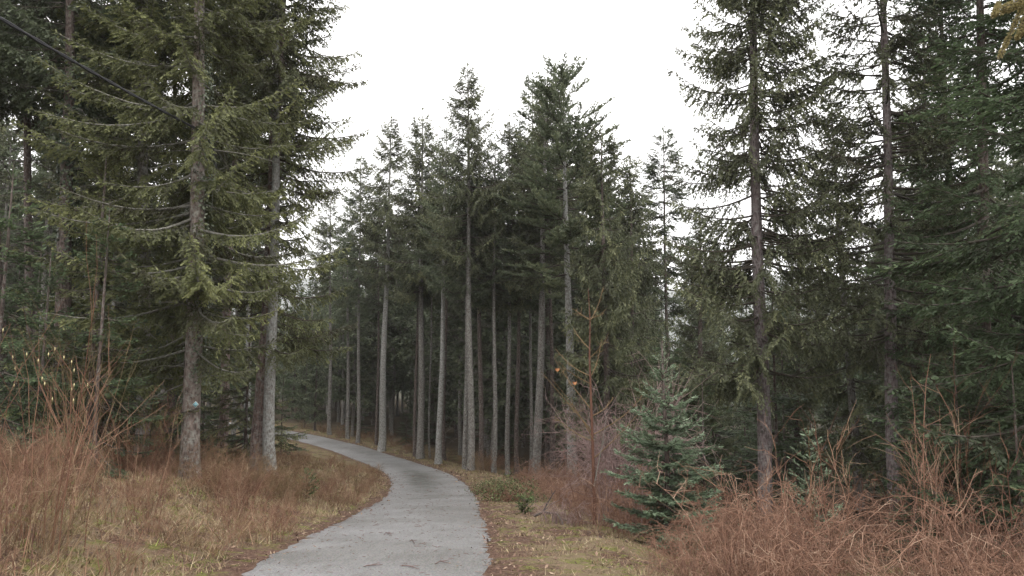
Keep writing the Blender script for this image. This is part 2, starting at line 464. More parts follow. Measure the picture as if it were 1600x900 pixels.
def ground(x, y):
    d, zr = road_frame(x, y)
    x = np.atleast_1d(np.asarray(x, float)); y = np.atleast_1d(np.asarray(y, float))
    a = np.abs(d) - HALF
    left = .80 * sstep(.1, 3.8, a) + .02 * np.clip(a - 3.8, 0, 60)
    left = np.where(y > 30, left * (1 - .5 * sstep(30, 45, y)), left)
    right = -.38 * sstep(1.2, 3.4, a) - .012 * np.clip(a - 3.4, 0, 60)
    z = zr + np.where(d < 0, left, right) * sstep(0, .5, a)
    z = z + sstep(.3, 2, a) * (.05 * vnoise(x, y, .9) + .035 * vnoise(x, y, 2.9, 3)) + .35 * vnoise(x, y, .11, 5) * sstep(8, 25, a)
    # far terrain rising into hills
    far = np.hypot(x, y)
    z = z + 20 * sstep(200, 700, far) * (.6 + .4 * vnoise(x, y, .004, 2))
    z = z - .02 * sstep(.3, -.15, a)
    return z
def gz(x, y): return float(ground(x, y)[0])

def coords(lo, hi, fine_lo, fine_hi, step, n_out, far):
    mid = np.arange(fine_lo, fine_hi + step / 2, step)
    if lo < fine_lo: mid = np.r_[np.arange(lo, fine_lo - .2, .42), mid]
    if hi > fine_hi: mid = np.r_[mid, np.arange(fine_hi + .42, hi, .42)]
    fine_lo, fine_hi = mid[0], mid[-1]
    g = np.linspace(0, 1, n_out + 1)[1:]
    lo_ = fine_lo - (np.expm1(g * 5) / np.expm1(5)) * (far + fine_lo * 0 + abs(fine_lo) * 0 + far * 0)
    hi_ = fine_hi + (np.expm1(g * 5) / np.expm1(5)) * far
    return np.r_[lo_[::-1], mid, hi_]
gx = coords(-30, 0, -11, 9, .19, 30, 2500)
gy = coords(5, 70, 1.5, 42, .22, 30, 2500)
GX, GY = np.meshgrid(gx, gy)
GZ = ground(GX, GY)
GD, _ = road_frame(GX, GY)
nx, ny = len(gx), len(gy)
idx = np.arange(nx * ny).reshape(ny, nx)
a, b, c, d = idx[:-1, :-1], idx[:-1, 1:], idx[1:, 1:], idx[1:, :-1]
GF = np.stack([np.stack([a, b, c], -1), np.stack([a, c, d], -1)], -2).reshape(-1, 3)

def ground_material():
    m, nt, n, l, b = nodes_of('forest_ground')
    at_ = n.new('ShaderNodeAttribute'); at_.attribute_name = 'tint'     # distance from the road edge, signed
    tc = n.new('ShaderNodeTexCoord')
    o = tc.outputs['Object']
    n1 = noise(n, l, o, 1.1, 6, .65); n2 = noise(n, l, o, 3.7, 6, .7); n3 = noise(n, l, o, 26, 5, .7); n4 = noise(n, l, o, 90, 3, .7)
    r1 = ramp(n, [(.3, (.035, .022, .016)), (.5, (.095, .055, .040)), (.7, (.18, .12, .085))]); l.new(n3.outputs['Fac'], r1.inputs[0])      # needles and litter
    r2 = ramp(n, [(.3, (.08, .06, .035)), (.55, (.18, .135, .085)), (.75, (.30, .24, .16))]); l.new(n4.outputs['Fac'], r2.inputs[0])      # dead grass
    r3 = ramp(n, [(.35, (.05, .055, .014)), (.6, (.15, .16, .035)), (.8, (.25, .25, .06))]); l.new(n3.outputs['Fac'], r3.inputs[0])       # moss
    f1 = ramp(n, [(.44, (0, 0, 0)), (.54, (1, 1, 1))]); l.new(n1.outputs['Fac'], f1.inputs[0])
    c = mix(n, l, f1.outputs[0], r1.outputs[0], r2.outputs[0])
    f2 = ramp(n, [(.50, (0, 0, 0)), (.60, (1, 1, 1))]); l.new(n2.outputs['Fac'], f2.inputs[0])
    c = mix(n, l, math_(n, l, 'MULTIPLY', f2.outputs[0], .8), c, r3.outputs[0])
    # litter strip at the road edge
    e = math_(n, l, 'ADD', at_.outputs['Fac'], math_(n, l, 'MULTIPLY', math_(n, l, 'SUBTRACT', n2.outputs['Fac'], .5), 2.4))
    mr = n.new('ShaderNodeMapRange'); mr.inputs[1].default_value = .12; mr.inputs[2].default_value = .60; mr.inputs[3].default_value = 1; mr.inputs[4].default_value = 0
    l.new(e, mr.inputs[0])
    c = mix(n, l, mr.outputs[0], c, r1.outputs[0])
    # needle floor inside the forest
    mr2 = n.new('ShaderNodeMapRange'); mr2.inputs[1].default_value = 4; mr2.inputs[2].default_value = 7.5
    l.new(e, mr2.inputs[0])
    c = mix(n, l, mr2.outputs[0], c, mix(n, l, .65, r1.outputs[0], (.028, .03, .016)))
    mr3 = n.new('ShaderNodeMapRange'); mr3.inputs[1].default_value = 40; mr3.inputs[2].default_value = 110
    l.new(e, mr3.inputs[0])
    c = mix(n, l, mr3.outputs[0], c, (.035, .045, .03))
    l.new(c, b.inputs['Base Color'])
    b.inputs['Roughness'].default_value = .95; b.inputs['Specular IOR Level'].default_value = .15
    bp = n.new('ShaderNodeBump'); bp.inputs['Strength'].default_value = .8; bp.inputs['Distance'].default_value = .04
    l.new(n3.outputs['Fac'], bp.inputs['Height']); l.new(bp.outputs[0], b.inputs['Normal'])
    return m
link('ground', mesh('ground', np.stack([GX, GY, GZ], -1), GF, ground_material(), tint=(np.abs(GD) - HALF)), kind='structure')

def road_material():
    m, nt, n, l, b = nodes_of('worn_asphalt')
    tc = n.new('ShaderNodeTexCoord'); o = tc.outputs['Object']
    n1 = noise(n, l, o, .9, 5, .6); n2 = noise(n, l, o, 45, 4, .8); n3 = noise(n, l, o, 190, 2, .7)
    vo = n.new('ShaderNodeTexVoronoi'); vo.inputs['Scale'].default_value = 75; l.new(o, vo.inputs['Vector'])
    c1 = ramp(n, [(.28, (.092, .088, .084)), (.5, (.160, .154, .147)), (.72, (.228, .22, .211))]); l.new(n2.outputs['Fac'], c1.inputs[0])
    c = mix(n, l, .45, c1.outputs[0], vo.outputs['Color'], 'SOFT_LIGHT')
    hsn = n.new('ShaderNodeHueSaturation'); hsn.inputs['Saturation'].default_value = .25; l.new(c, hsn.inputs['Color']); c = hsn.outputs[0]
    sp = ramp(n, [(.30, (.35, .34, .33)), (.42, (1, 1, 1))]); l.new(n3.outputs['Fac'], sp.inputs[0])
    c = mix(n, l, .8, c, sp.outputs[0], 'MULTIPLY')
    lo = ramp(n, [(.3, (.80, .79, .78)), (.7, (1.08, 1.08, 1.09))]); l.new(n1.outputs['Fac'], lo.inputs[0])
    c = mix(n, l, 1.0, c, lo.outputs[0], 'MULTIPLY')
    # dark mossy stain in the bend and a faint tyre line
    at_ = n.new('ShaderNodeAttribute'); at_.attribute_name = 'tint'
    st = math_(n, l, 'MULTIPLY', at_.outputs['Fac'], math_(n, l, 'ADD', math_(n, l, 'MULTIPLY', noise(n, l, o, 2.2, 6, .7).outputs['Fac'], 2.2), -.35), True)
    c = mix(n, l, st, c, (.062, .062, .055))
    nb = noise(n, l, o, .35, 4, .65); rb_ = ramp(n, [(.42, (.84, .83, .81)), (.5, (1, 1, 1)), (.62, (1.05, 1.05, 1.06))]); l.new(nb.outputs['Fac'], rb_.inputs[0])
    c = mix(n, l, 1.0, c, rb_.outputs[0], 'MULTIPLY')
    mw = n.new('ShaderNodeMapping'); mw.inputs['Scale'].default_value = (9, 1.1, 9); l.new(o, mw.inputs['Vector'])
    ns = noise(n, l, mw.outputs[0], 1.0, 5, .7); rs_ = ramp(n, [(.36, (.80, .79, .77)), (.5, (1, 1, 1))]); l.new(ns.outputs['Fac'], rs_.inputs[0])
    c = mix(n, l, .7, c, rs_.outputs[0], 'MULTIPLY')
    l.new(c, b.inputs['Base Color'])
    b.inputs['Roughness'].default_value = .88; b.inputs['Specular IOR Level'].default_value = .25
    bp = n.new('ShaderNodeBump'); bp.inputs['Strength'].default_value = .35; bp.inputs['Distance'].default_value = .006
    l.new(vo.outputs['Distance'], bp.inputs['Height']); l.new(bp.outputs[0], b.inputs['Normal'])
    return m
def build_road():
    A = dense(CL, .12)
    keep = A[:, 1] > -20
    A = A[keep]; T = norm(np.gradient(A[:, :2], axis=0)); Nn = np.stack([T[:, 1], -T[:, 0]], -1)
    rng = np.random.default_rng(5)
    cols = np.array([-1.04, -1.0, -.94, -.6, -.3, 0, .3, .6, .94, 1.0, 1.04])
    M, K = len(A), len(cols)
    s = np.arange(M) * .12
    el = .025 * np.sin(s * .9) + .012 * np.sin(s * 3.1 + 1) + rng.normal(0, .028, M) - .02
    er = .025 * np.sin(s * .8 + 2) + .012 * np.sin(s * 2.7) + rng.normal(0, .028, M) - .02
    off = cols[None] * HALF + np.where(cols[None] < -.9, -el[:, None], 0) + np.where(cols[None] > .9, er[:, None], 0)
    V = np.zeros((M, K, 3))
    V[..., :2] = A[:, None, :2] + Nn[:, None] * off[..., None]
    V[..., 2] = A[:, None, 2] + .018 - .02 * (cols[None] ** 2) + np.where(np.abs(cols[None]) > 1.01, -.06, 0)
    idx = np.arange(M * K).reshape(M, K)
    a, b, c, d = idx[:-1, :-1], idx[:-1, 1:], idx[1:, 1:], idx[1:, :-1]
    F = np.stack([np.stack([a, b, c], -1), np.stack([a, c, d], -1)], -2).reshape(-1, 3)
    X, Y = V[..., 0], V[..., 1]
    # stain follows the inner half of the bend
    u = off / HALF
    t = np.exp(-((Y - 29) / 6.5) ** 2) * np.exp(-((u + .12 - (Y - 29) * .012) / .38) ** 2) * 1.25 + .16 * np.exp(-((u - .1) / .35) ** 2) * sstep(14, 22, Y)
    link('road', mesh('road', V, F, road_material(), tint=t), kind='structure')
build_road()

# ------------------------------------------------------------------ distant hills and air
def hills():
    m, nt, n, l, b = nodes_of('wooded_hill')
    tc = n.new('ShaderNodeTexCoord')
    nz = noise(n, l, tc.outputs['Object'], .02, 6, .7)
    r = ramp(n, [(.3, (.03, .04, .03)), (.6, (.05, .06, .045)), (.8, (.08, .08, .06))]); l.new(nz.outputs['Fac'], r.inputs[0])
    l.new(r.outputs[0], b.inputs['Base Color']); b.inputs['Roughness'].default_value = 1
    for nm, r0, hh, sd_, wd in (('hill', 1900, 250, 1, 600), ('hill', 900, 55, 4, 300)):
        th = np.radians(np.linspace(-75, 75, 160)); q = np.linspace(-1, 1, 22)
        TH, Q = np.meshgrid(th, q)
        rr = r0 + Q * wd
        H = hh * (1 - Q ** 2) * (.8 + .35 * vnoise(np.sin(TH) * 5, Q * .6, 1.0, sd_)) + 6 * vnoise(TH * 40, Q * 6, 1, sd_)
        X, Y = rr * np.sin(TH), rr * np.cos(TH)
        idx = np.arange(X.size).reshape(X.shape)
        a, b_, c, d = idx[:-1, :-1], idx[:-1, 1:], idx[1:, 1:], idx[1:, :-1]
        F = np.stack([np.stack([a, b_, c], -1), np.stack([a, c, d], -1)], -2).reshape(-1, 3)
        link(nm, mesh(nm, np.stack([X, Y, H - 12], -1), F, m), kind='structure')
hills()
HAZE = True
def haze():
    bm_v = np.array([(x, y, z) for x in (-2700, 2700) for y in (-2700, 2700) for z in (-70, 420)], float)
    F = [(0, 1, 3), (0, 3, 2), (4, 6, 7), (4, 7, 5), (0, 4, 5), (0, 5, 1), (2, 3, 7), (2, 7, 6), (0, 2, 6), (0, 6, 4), (1, 5, 7), (1, 7, 3)]
    m = bpy.data.materials.new('haze_air'); m.use_nodes = True
    n, l = m.node_tree.nodes, m.node_tree.links
    n.clear()
    v = n.new('ShaderNodeVolumePrincipled'); v.inputs['Density'].default_value = .00032
    v.inputs['Color'].default_value = (.95, .95, .97, 1)
    o = n.new('ShaderNodeOutputMaterial'); l.new(v.outputs[0], o.inputs['Volume'])
    link('haze', mesh('haze', bm_v, F, m), kind='stuff')
if HAZE: haze()

# ------------------------------------------------------------------ tree kinds
P_NEAR = dict(whorl=.36, per=4.2, gap=.08, el_lo=R(-12), el_hi=R(32), upturn=.16, sag=.12, bare=.16, sec_sp=.085, sec_len=.46, hang=.75,
              shoot_sp=.036, shoot_len=.105, shoot_w=.015, k=1, roll=.6, clump=.7)
P_MID = dict(P_NEAR, whorl=.42, per=5.2, el_hi=R(42), sec_sp=.12, sec_len=.46, shoot_sp=.055, shoot_len=.15, shoot_w=.026, k=1, secwood=False)
P_FAR = dict(P_NEAR, whorl=.62, per=4.5, sec_sp=.22, sec_len=.62, shoot_sp=.16, shoot_len=.30, shoot_w=.10, k=1, secwood=False, bare=.1)
P_FIR = dict(P_NEAR, whorl=.30, per=4.2, el_lo=R(-16), el_hi=R(25), hang=.12, roll=.22, shoot_len=.09, shoot_w=.016, upturn=.1, sec_len=.5, bare=.12)
P_PINE = dict(P_MID, whorl=.48, per=4.8, gap=.08, el_lo=R(-5), el_hi=R(34), upturn=.14, sag=.05, bare=.22, sec_sp=.13, sec_len=.5, hang=.05, upcurl=.35,
              shoot_sp=.04, shoot_len=.13, shoot_w=.028, k=1, roll=1.2, clump=1.0)
spr = lambda f: (1 - f) ** .78 * (.72 + .28 * min(1, f * 5))
conic = lambda f: (1 - f) ** .9
column = lambda f: min(1.0, (1 - f) * 1.7) ** .95 * (.7 + .3 * min(1, f * 4))

def tree(label, px, Y, px_top, H, crown, trunk, cat='spruce tree', name='spruce_tree', group=None, ref_py=None, rz=None, cs=(1, 1, 1), extra=(), base=None, py_lean=300):
    """crown = (mesh, H_of_mesh); trunk mesh built for true height H; leans so that the stem crosses px_top at row py_lean"""
    x = px2x(px, 600, Y) if base is None else base[0]
    Yb = Y if base is None else base[1]
    z = gz(x, Yb)
    e = link(name, None, loc=(x, Yb, z), label=label, category=cat, group=group)
    xt = px2x(px_top, py_lean, Y); zt = EYE + ratio(py_lean) * Y
    zb = EYE + ratio(600) * Y
    e.rotation_euler = (0, math.atan2(xt - x, zt - zb), rz if rz is not None else 0)
    e.rotation_mode = 'XYZ'
    if trunk is not None: link('trunk', trunk, e)
    cm, Hm = crown
    s = H / Hm
    c = link('crown', cm, e, scale=(s * cs[0], s * cs[1], s * cs[2]))
    c.rotation_euler = (0, 0, random.Random(label + str(px)).uniform(0, 6.28))
    for nm, dm, kw in extra: link(nm, dm, e, **kw)
    return e
def top_height(px, Y, py_top):
    """height of a tree at depth Y whose tip shows at row py_top"""
    return EYE + ratio(py_top) * Y - gz(px2x(px, 600, Y), Y)
NM = lambda nm, wood=None: [nm, wood or WOOD]

# ---- right foreground spruce (stem crossing the picture at column 1183)
H1 = 18.5
m_c = crown_mesh('crown_tall_spruce', 11, H1, 3.0, 2.35, lambda f: (1 - f) ** .5 * (.85 + .15 * min(1, f * 4)), dict(P_NEAR, per=6.6, whorl=.33, clump=.5, shoot_w=.019, hang=.9, el_lo=R(-6), el_hi=R(28), sag=.16, bare=.18, gap=.07, sec_len=.46, sec_sp=.135), NM(N_SPRUCE))
m_t = trunk_mesh('trunk_tall_spruce', 11, H1, .165, BARK_PURPLE, stubs=60, wob=.05)
d1 = dead_twig_mesh('dead_twigs_a', 3, .8, 5.0, 26, 1.1, DEADWOOD, r0=.16)
tree('tall dark spruce with purplish stem rising out of the bramble right of the young fir', 1186, 16.5, 1180, H1, (m_c, H1), m_t,
     extra=[('dead_branchwork', d1, dict(kind='stuff'))])

# ---- second right spruce (column 1390), thin and open, with upswept limbs
H2 = 16.5
m_c2 = crown_mesh('crown_open_spruce', 23, H2, 3.6, 2.6, lambda f: (1 - f) ** .6 * (.75 + .25 * min(1, f * 4)), dict(P_NEAR, per=5.6, whorl=.36, el_lo=R(-4), el_hi=R(34), hang=.8, bare=.25, sec_len=.42, gap=.08, dens=.85, sec_sp=.12, shoot_w=.019), NM(N_SPRUCE))
m_t2 = trunk_mesh('trunk_open_spruce', 23, H2, .15, BARK_PURPLE, stubs=60)
d2 = dead_twig_mesh('dead_twigs_b', 7, .6, 6.5, 60, 1.25, DEADWOOD, r0=.15)
tree('open crowned spruce with many dead grey twigs on its stem near the right edge', 1390, 16, 1382, H2, (m_c2, H2), m_t2,
     extra=[('dead_branchwork', d2, dict(kind='stuff'))])

# ---- left foreground spruce with the trail marker
H3 = 17.0
m_c3 = crown_mesh('crown_olive_spruce', 31, H3, 2.4, 3.1, lambda f: (1 - f) ** .55 * (.75 + .25 * min(1, f * 6)), dict(P_NEAR, per=4.8, whorl=.4, el_lo=R(-15), el_hi=R(25), hang=.55, bare=.06, gap=.05, sec_len=.5, sec_sp=.11, shoot_len=.11, shoot_w=.018), NM(N_OLIVE, LICHWOOD))
m_t3 = trunk_mesh('trunk_olive_spruce', 31, H3, .19, BARK_PATCH, stubs=50, wob=.07)
d3 = dead_twig_mesh('dead_twigs_c', 9, 1.8, 7.0, 20, 1.6, LICHWOOD, r0=.18, rad=.013, fork=4)
T3 = tree('olive green spruce with lichen patched trunk carrying the small blue trail marker', 303, 15, 314, H3, (m_c3, H3), m_t3,
     extra=[('dead_branchwork', d3, dict(kind='stuff'))], py_lean=100)

# ---- left pair of stems behind (column 412)
H4 = 21.0
m_c4 = crown_mesh('crown_overhanging_spruce', 41, H4, 3.6, 3.05, lambda f: (1 - f) ** .5 * (.7 + .3 * min(1, f * 5)), dict(P_NEAR, per=4.0, whorl=.42, el_lo=R(-14), el_hi=R(22), hang=.7, sec_sp=.11, shoot_sp=.045, shoot_len=.13, shoot_w=.018, sec_len=.52), NM(N_OLIVE))
m_t4 = trunk_mesh('trunk_overhanging_spruce', 41, H4, .235, BARK_RED, stubs=40, flare=.3)
tree('stout spruce with reddish bark whose crown overhangs the road bend on the left', 408, 20, 424, H4, (m_c4, H4), m_t4)
m_t4b = trunk_mesh('trunk_pale_twin', 42, 17, .16, BARK_PALE, stubs=30)
cr_mid = [(crown_mesh('crown_mid', 50 + i, 20, 11.0 - i * .45, 2.2 + .17 * (i % 3), spr if i % 2 else column, dict(P_MID, hang=(.8, .55, .95, .7)[i % 4], per=(4.8, 4.2, 5.2, 4.5)[i % 4]), NM((N_SPRUCE, N_DARK)[i % 2])), 20) for i in range(5)]
cr_far = [(crown_mesh('crown_far', 70 + i, 20, (4.5, 2.2, 6.5)[i], 2.6, spr, dict(P_FAR), NM(N_DARK)), 20) for i in range(3)]
tree('slimmer spruce with pale bark, twin close beside the stout reddish trunk', 427, 19.6, 431, 17, cr_mid[0], m_t4b)

# ---- crown variants for the dark firs
m_fir = crown_mesh('crown_dark_fir', 81, 15, .9, 3.3, lambda f: (1 - f) ** .75 * (.8 + .2 * min(1, f * 5)), dict(P_FIR, per=4.0, whorl=.34, sec_len=.62, sec_sp=.12, shoot_sp=.045, shoot_len=.10, shoot_w=.019, hang=.3), NM(N_FIR))
m_under = [(crown_mesh('crown_understory', 85 + i, 5.0, .25, 1.35, conic, dict(P_FIR, whorl=.26, per=4.2, sec_len=.36, sec_sp=.09, shoot_sp=.05, shoot_len=.10, shoot_w=.018), NM(N_FIR)), 5.0) for i in range(2)]

m_under_olive = crown_mesh('crown_understory_olive', 88, 7.0, .8, 2.1, lambda f: (1 - f) ** .7, dict(P_FIR, whorl=.36, per=4.4, hang=.35, bare=.2, sec_len=.5, sec_sp=.12, shoot_sp=.045, shoot_len=.10, shoot_w=.017), NM(N_OLIVE))
SMALLT = [trunk_mesh('trunk_thin', 90 + i, 20, .14, (BARK_GREY, BARK_BROWN, BARK_GREY)[i], stubs=50, K=20, sides=9, stub_len=.10) for i in range(3)]
DT = [dead_twig_mesh('dead_twigs_mid', 95 + i, 1.2, 9.5, 46, 1.0, DEADWOOD, r0=.12, rad=.007, fork=3) for i in range(2)]

# ---- the row beyond the bend: px, depth, px at row 300, row of tip, radius, bark, crown id, label
row = [
 (517, 57, 518, 300, .16, 'g', 0, 'thin grey spruce farthest left of the row beyond the bend'),
 (545, 54.5, 545, 330, .125, 'g', 3, 'slender spruce standing second from the left in the row beyond the bend'),
 (561, 52, 564, 248, .16, 'g', 1, 'narrow pointed spruce left of the palest trunk in the row'),
 (598, 47.5, 607, 188, .225, 'p', 2, 'spruce with the palest straight trunk, standing at the verge of the road bend'),
 (590, 51, 594, 300, .10, 'b', 1, 'thin brown stem close behind the palest trunk'),
 (650, 44.5, 655, 215, .13, 'b', 3, 'dark stemmed spruce at the left of a close pair mid row'),
 (658, 43, 660, 175, .20, 'g', 4, 'thicker grey spruce at the right of a close pair mid row'),
 (673, 43.5, 675, 260, .07, 'g', 0, 'pole thin spruce between the close pair and the knotted trunk'),
 (687, 39, 694, 205, .18, 'p', 1, 'pale knotted spruce trunk leaning slightly right beside the verge'),
 (694, 42, 699, 240, .12, 'b', 0, 'dark spruce stem half hidden by the pale knotted trunk'),
 (727, 34.5, 730, 190, .125, 'g', 3, 'grey spruce at the left of the pair nearest the road edge'),
 (736, 33.5, 734, 106, .165, 'g', 2, 'tallest pointed spruce of the row, its trunk nearest the road edge'),
 (751, 36, 750, 230, .13, 'b', 0, 'shaded spruce stem just right of the tallest pointed spruce'),
 (772, 34, 773, 220, .13, 'g', 1, 'straight grey spruce stem with short dead stubs right of the tall pair'),
 (794, 36, 795, 185, .11, 'g', 4, 'mid grey spruce midway between the tall pair and the pine'),
 (808, 37, 810, 200, .12, 'b', 3, 'dark brown spruce stem midway between the tall pair and the pine'),
 (828, 37, 830, 120, .10, 'g', 1, 'narrow topped spruce standing just left behind the forked looking trunk'),
 (838, 33, 846, 112, .18, 'g', 4, 'thick grey spruce trunk leaning right, second to the left of the pine'),
 (863, 35, 858, 150, .13, 'b', 0, 'brownish spruce trunk immediately left of the pine'),
 (1041, 33, 1037, 203, .11, 'b', 3, 'thin open spruce showing above the young fir, alone against the sky'),
]
BK = dict(g=BARK_GREY, p=BARK_PALE, b=BARK_BROWN)
for i, (px, Y, pxt, pyt, r, bk, ci, lb) in enumerate(row):
    H = top_height(px, Y, pyt)
    t = trunk_mesh('trunk_row', 100 + i, H, r * (1 + .12 * math.sin(i * 2.3)), BK[bk], stubs=70, sides=10, K=20, stub_len=.09, wob=.07)
    cr = cr_mid[ci]
    tree(lb, px, Y, pxt, H, cr, t, cs=(1.5, 1.5, 1.0) if px > 1000 else (.95 + .05 * (i % 4), .95 + .05 * ((i + 1) % 4), 1.0),
         extra=[('dead_branchwork', DT[i % 2], dict(kind='stuff', rot=(0, 0, i * 1.7)))], group='spruces in the row beyond the road bend' if px < 1000 else None)

# ---- the pine
Hp = top_height(893, 29, 108)
m_pine = crown_mesh('crown_pine', 64, Hp, Hp * .45, 3.3, lambda f: (1 - f) ** .46 * (.75 + .25 * min(1, f * 4)) + .0, P_PINE, NM(N_PINE))
tp = trunk_mesh('trunk_pine', 64, Hp - .3, .2, BARK_PALE, stubs=40, wob=.04)
dp = dead_twig_mesh('dead_twigs_pine', 65, 3, 8.5, 30, 1.3, DEADWOOD, r0=.15, rad=.010)
tree('tall pine with a straight pale trunk, upturned limbs and a rounded top', 893, 29, 886, Hp, (m_pine, Hp), tp, 'pine tree', 'pine_tree', extra=[('dead_branchwork', dp, dict(kind='stuff'))])

# ---- weeping foliage right of the pine
Hw = Hw0 = top_height(940, 27, 205)
m_weep = crown_mesh('crown_weeping', 66, Hw, 2.6, 2.15, lambda f: (1 - f) ** .6 * (.75 + .25 * min(1, f * 5)), dict(P_MID, hang=1.35, per=5.2, el_lo=R(-22), sag=.2), NM(N_SPRUCE))
tree('dense spruce with weeping branchlets down to the brush, right beside the pine', 948, 27, 942, Hw, (m_weep, Hw), trunk_mesh('trunk_weeping', 66, Hw, .15, BARK_BROWN))
Hw = top_height(985, 30, 240)
tree('dark weeping spruce between the pine and the thin open spruce', 990, 31, 985, Hw, (m_weep, Hw0), trunk_mesh('trunk_weeping', 67, Hw, .13, BARK_BROWN))

# ---- right hand group behind
m_brown = crown_mesh('crown_brownish', 68, 15, 2.4, 2.3, lambda f: (1 - f) ** .7, dict(P_MID, hang=.9, per=4.4, bare=.2), NM(N_SPRUCE))
right = [
 (1092, 25, 1090, 330, .13, 'b', 'low boughed spruce behind the young fir, left of the tall dark spruce'),
 (1240, 24, 1240, 330, .12, 'b', 'shaded spruce filling the gap just right of the tall dark spruce'),
 (1333, 21, 1312, 150, .13, 'g', 'spruce with a slim grey stem left of the open crowned spruce'),
 (1438, 19, 1436, 60, .15, 'b', 'brown tinged spruce between the open crowned spruce and the dark fir'),
]
for i, (px, Y, pxt, pyt, r, bk, lb) in enumerate(right):
    H = top_height(px, Y, pyt)
    tree(lb, px, Y, pxt, H, (m_brown, 15), trunk_mesh('trunk_right', 130 + i, H, r, BK[bk], stubs=40), cs=(1, 1, 1), extra=[('dead_branchwork', DT[i % 2], dict(kind='stuff'))])

# ---- dark fir at the right edge, trunk just outside the picture; its tan bough hangs into the corner
tf = trunk_mesh('trunk_dark_fir', 81, 15, .22, BARK_BROWN, stubs=20)
TF = tree('big dark green fir filling the right edge with layered flat boughs', 1660, 10.5, 1660, 17, (m_fir, 15), tf, 'fir tree', 'fir_tree')
def corner_bough():
    rng = np.random.default_rng(8)
    acc = Acc()
    o = np.array(TF.location)
    bx = TF.rotation_euler
    s0 = np.array((px2x(1660, 600, 10.5), 10.5, at(1690, -150, 10.5)[2]))
    pts = [s0, at(1800, -60, 7.5), at(1720, -40, 5.4), at(1625, -14, 4.3), at(1568, 12, 4.0)]
    pts = np.array(pts)
    tt = np.linspace(0, 4, 14)
    path = np.stack([np.interp(tt, np.arange(5), pts[:, i]) for i in range(3)], -1)
    acc.add(*tubes(path, np.linspace(.035, .004, 14)[None], 6), .5, 1)
    def brush(path, w, n):
        seg = np.linspace(0, 1, len(path)); t = rng.uniform(0, 1, n)
        P = np.stack([np.interp(t, seg, path[:, i]) for i in range(3)], -1)
        T = norm(np.stack([np.interp(t, seg, np.gradient(path, axis=0)[:, i]) for i in range(3)], -1))
        D = norm(T * .9 + norm(rng.normal(0, 1, (n, 3))) * .8)
        V, F, TT = fronds(P, D, norm(rng.normal(0, 1, (n, 3))), np.full(n, w), np.full(n, .0035), 1, rng, np.clip(rng.normal(.5, .2, n), 0, 1))
        acc.add(V, F, TT, 0)
    brush(path[7:], .028, 1400)
    for a_, b_, c_ in (((1600, -6), (1592, 10), (1558, 22)), ((1600, 0), (1585, 40), (1562, 88)), ((1612, 0), (1600, 30), (1590, 58)), ((1560, 5), (1557, 14), (1553, 24)), ((1640, -10), (1604, 34), (1598, 52))):
        pp = np.array([at(*a_, 4.2), at(*b_, 4.1), at(*c_, 4.0)])
        t5 = np.linspace(0, 2, 6)
        pp = np.stack([np.interp(t5, np.arange(3), pp[:, i]) for i in range(3)], -1)
        acc.add(*tubes(pp, np.linspace(.005, .002, 6)[None], 4), .5, 1)
        brush(pp, .024, 700)
    ob = link('bough', acc.mesh('corner_bough', NM(N_TAN)), TF, label='yellowish tan hanging bough tip')
    bpy.context.view_layer.update()
    ob.matrix_parent_inverse = TF.matrix_world.inverted()
corner_bough()
dark = [(1530, 15, 1525, 17, 'dark fir standing behind the biggest fir at the right edge'),
        (1490, 21, 1478, 18, 'tall fir showing between the brown tinged spruce and the right edge')]
for i, (px, Y, pxt, H, lb) in enumerate(dark):
    tree(lb, px, Y, pxt, H, (m_fir, 15), trunk_mesh('trunk_fir', 140 + i, H, .15, BARK_BROWN), 'fir tree', 'fir_tree', cs=(.85, .85, 1))

# ---- left hand forest
left = [
 (228, 21, 230, 17.5, .17, 'g', 'spruce with a smooth grey upper stem, left of the olive green spruce', cr_mid[1], 12),
 (110, 17, 112, 17, .20, 'b', 'dark spruce whose trunk is wrapped in ivy near the left edge', cr_mid[3], 0),
 (350, 25, 364, 19, .17, 'r', 'spruce with a narrow reddish trunk right of the marked trunk', cr_mid[2], 0),
 (272, 22, 276, 17, .12, 'b', 'dim brown spruce stem immediately left of the marked trunk', cr_mid[0], 0),
 (170, 24, 165, 18, .13, 'b', 'shadowy spruce behind the hanging cable', cr_mid[4], 0),
 (60, 21, 55, 19, .15, 'b', 'dark spruce second from the left edge', cr_mid[2], 0),
 (10, 19, 5, 18, .16, 'b', 'dark spruce cut by the left edge of the view', cr_mid[1], 0),
 (-70, 16, -80, 18, .17, 'b', 'broad spruce just outside the left edge', cr_mid[3], 0),
 (388, 29, 392, 19, .13, 'p', 'pale slender stem glimpsed between the reddish and the stout trunk', cr_mid[1], 0),
]
for i, (px, Y, pxt, H, r, bk, lb, cr, _) in enumerate(left):
    m_ = BARK_RED if bk == 'r' else BK[bk]
    tree(lb, px, Y, pxt, H, cr, trunk_mesh('trunk_left', 150 + i, H, r, m_, stubs=50), cs=(1.25, 1.25, 1.05),
         extra=[('dead_branchwork', DT[i % 2], dict(kind='stuff', rot=(0, 0, i * .9), scale=(1.5, 1.5, 1.2)))])

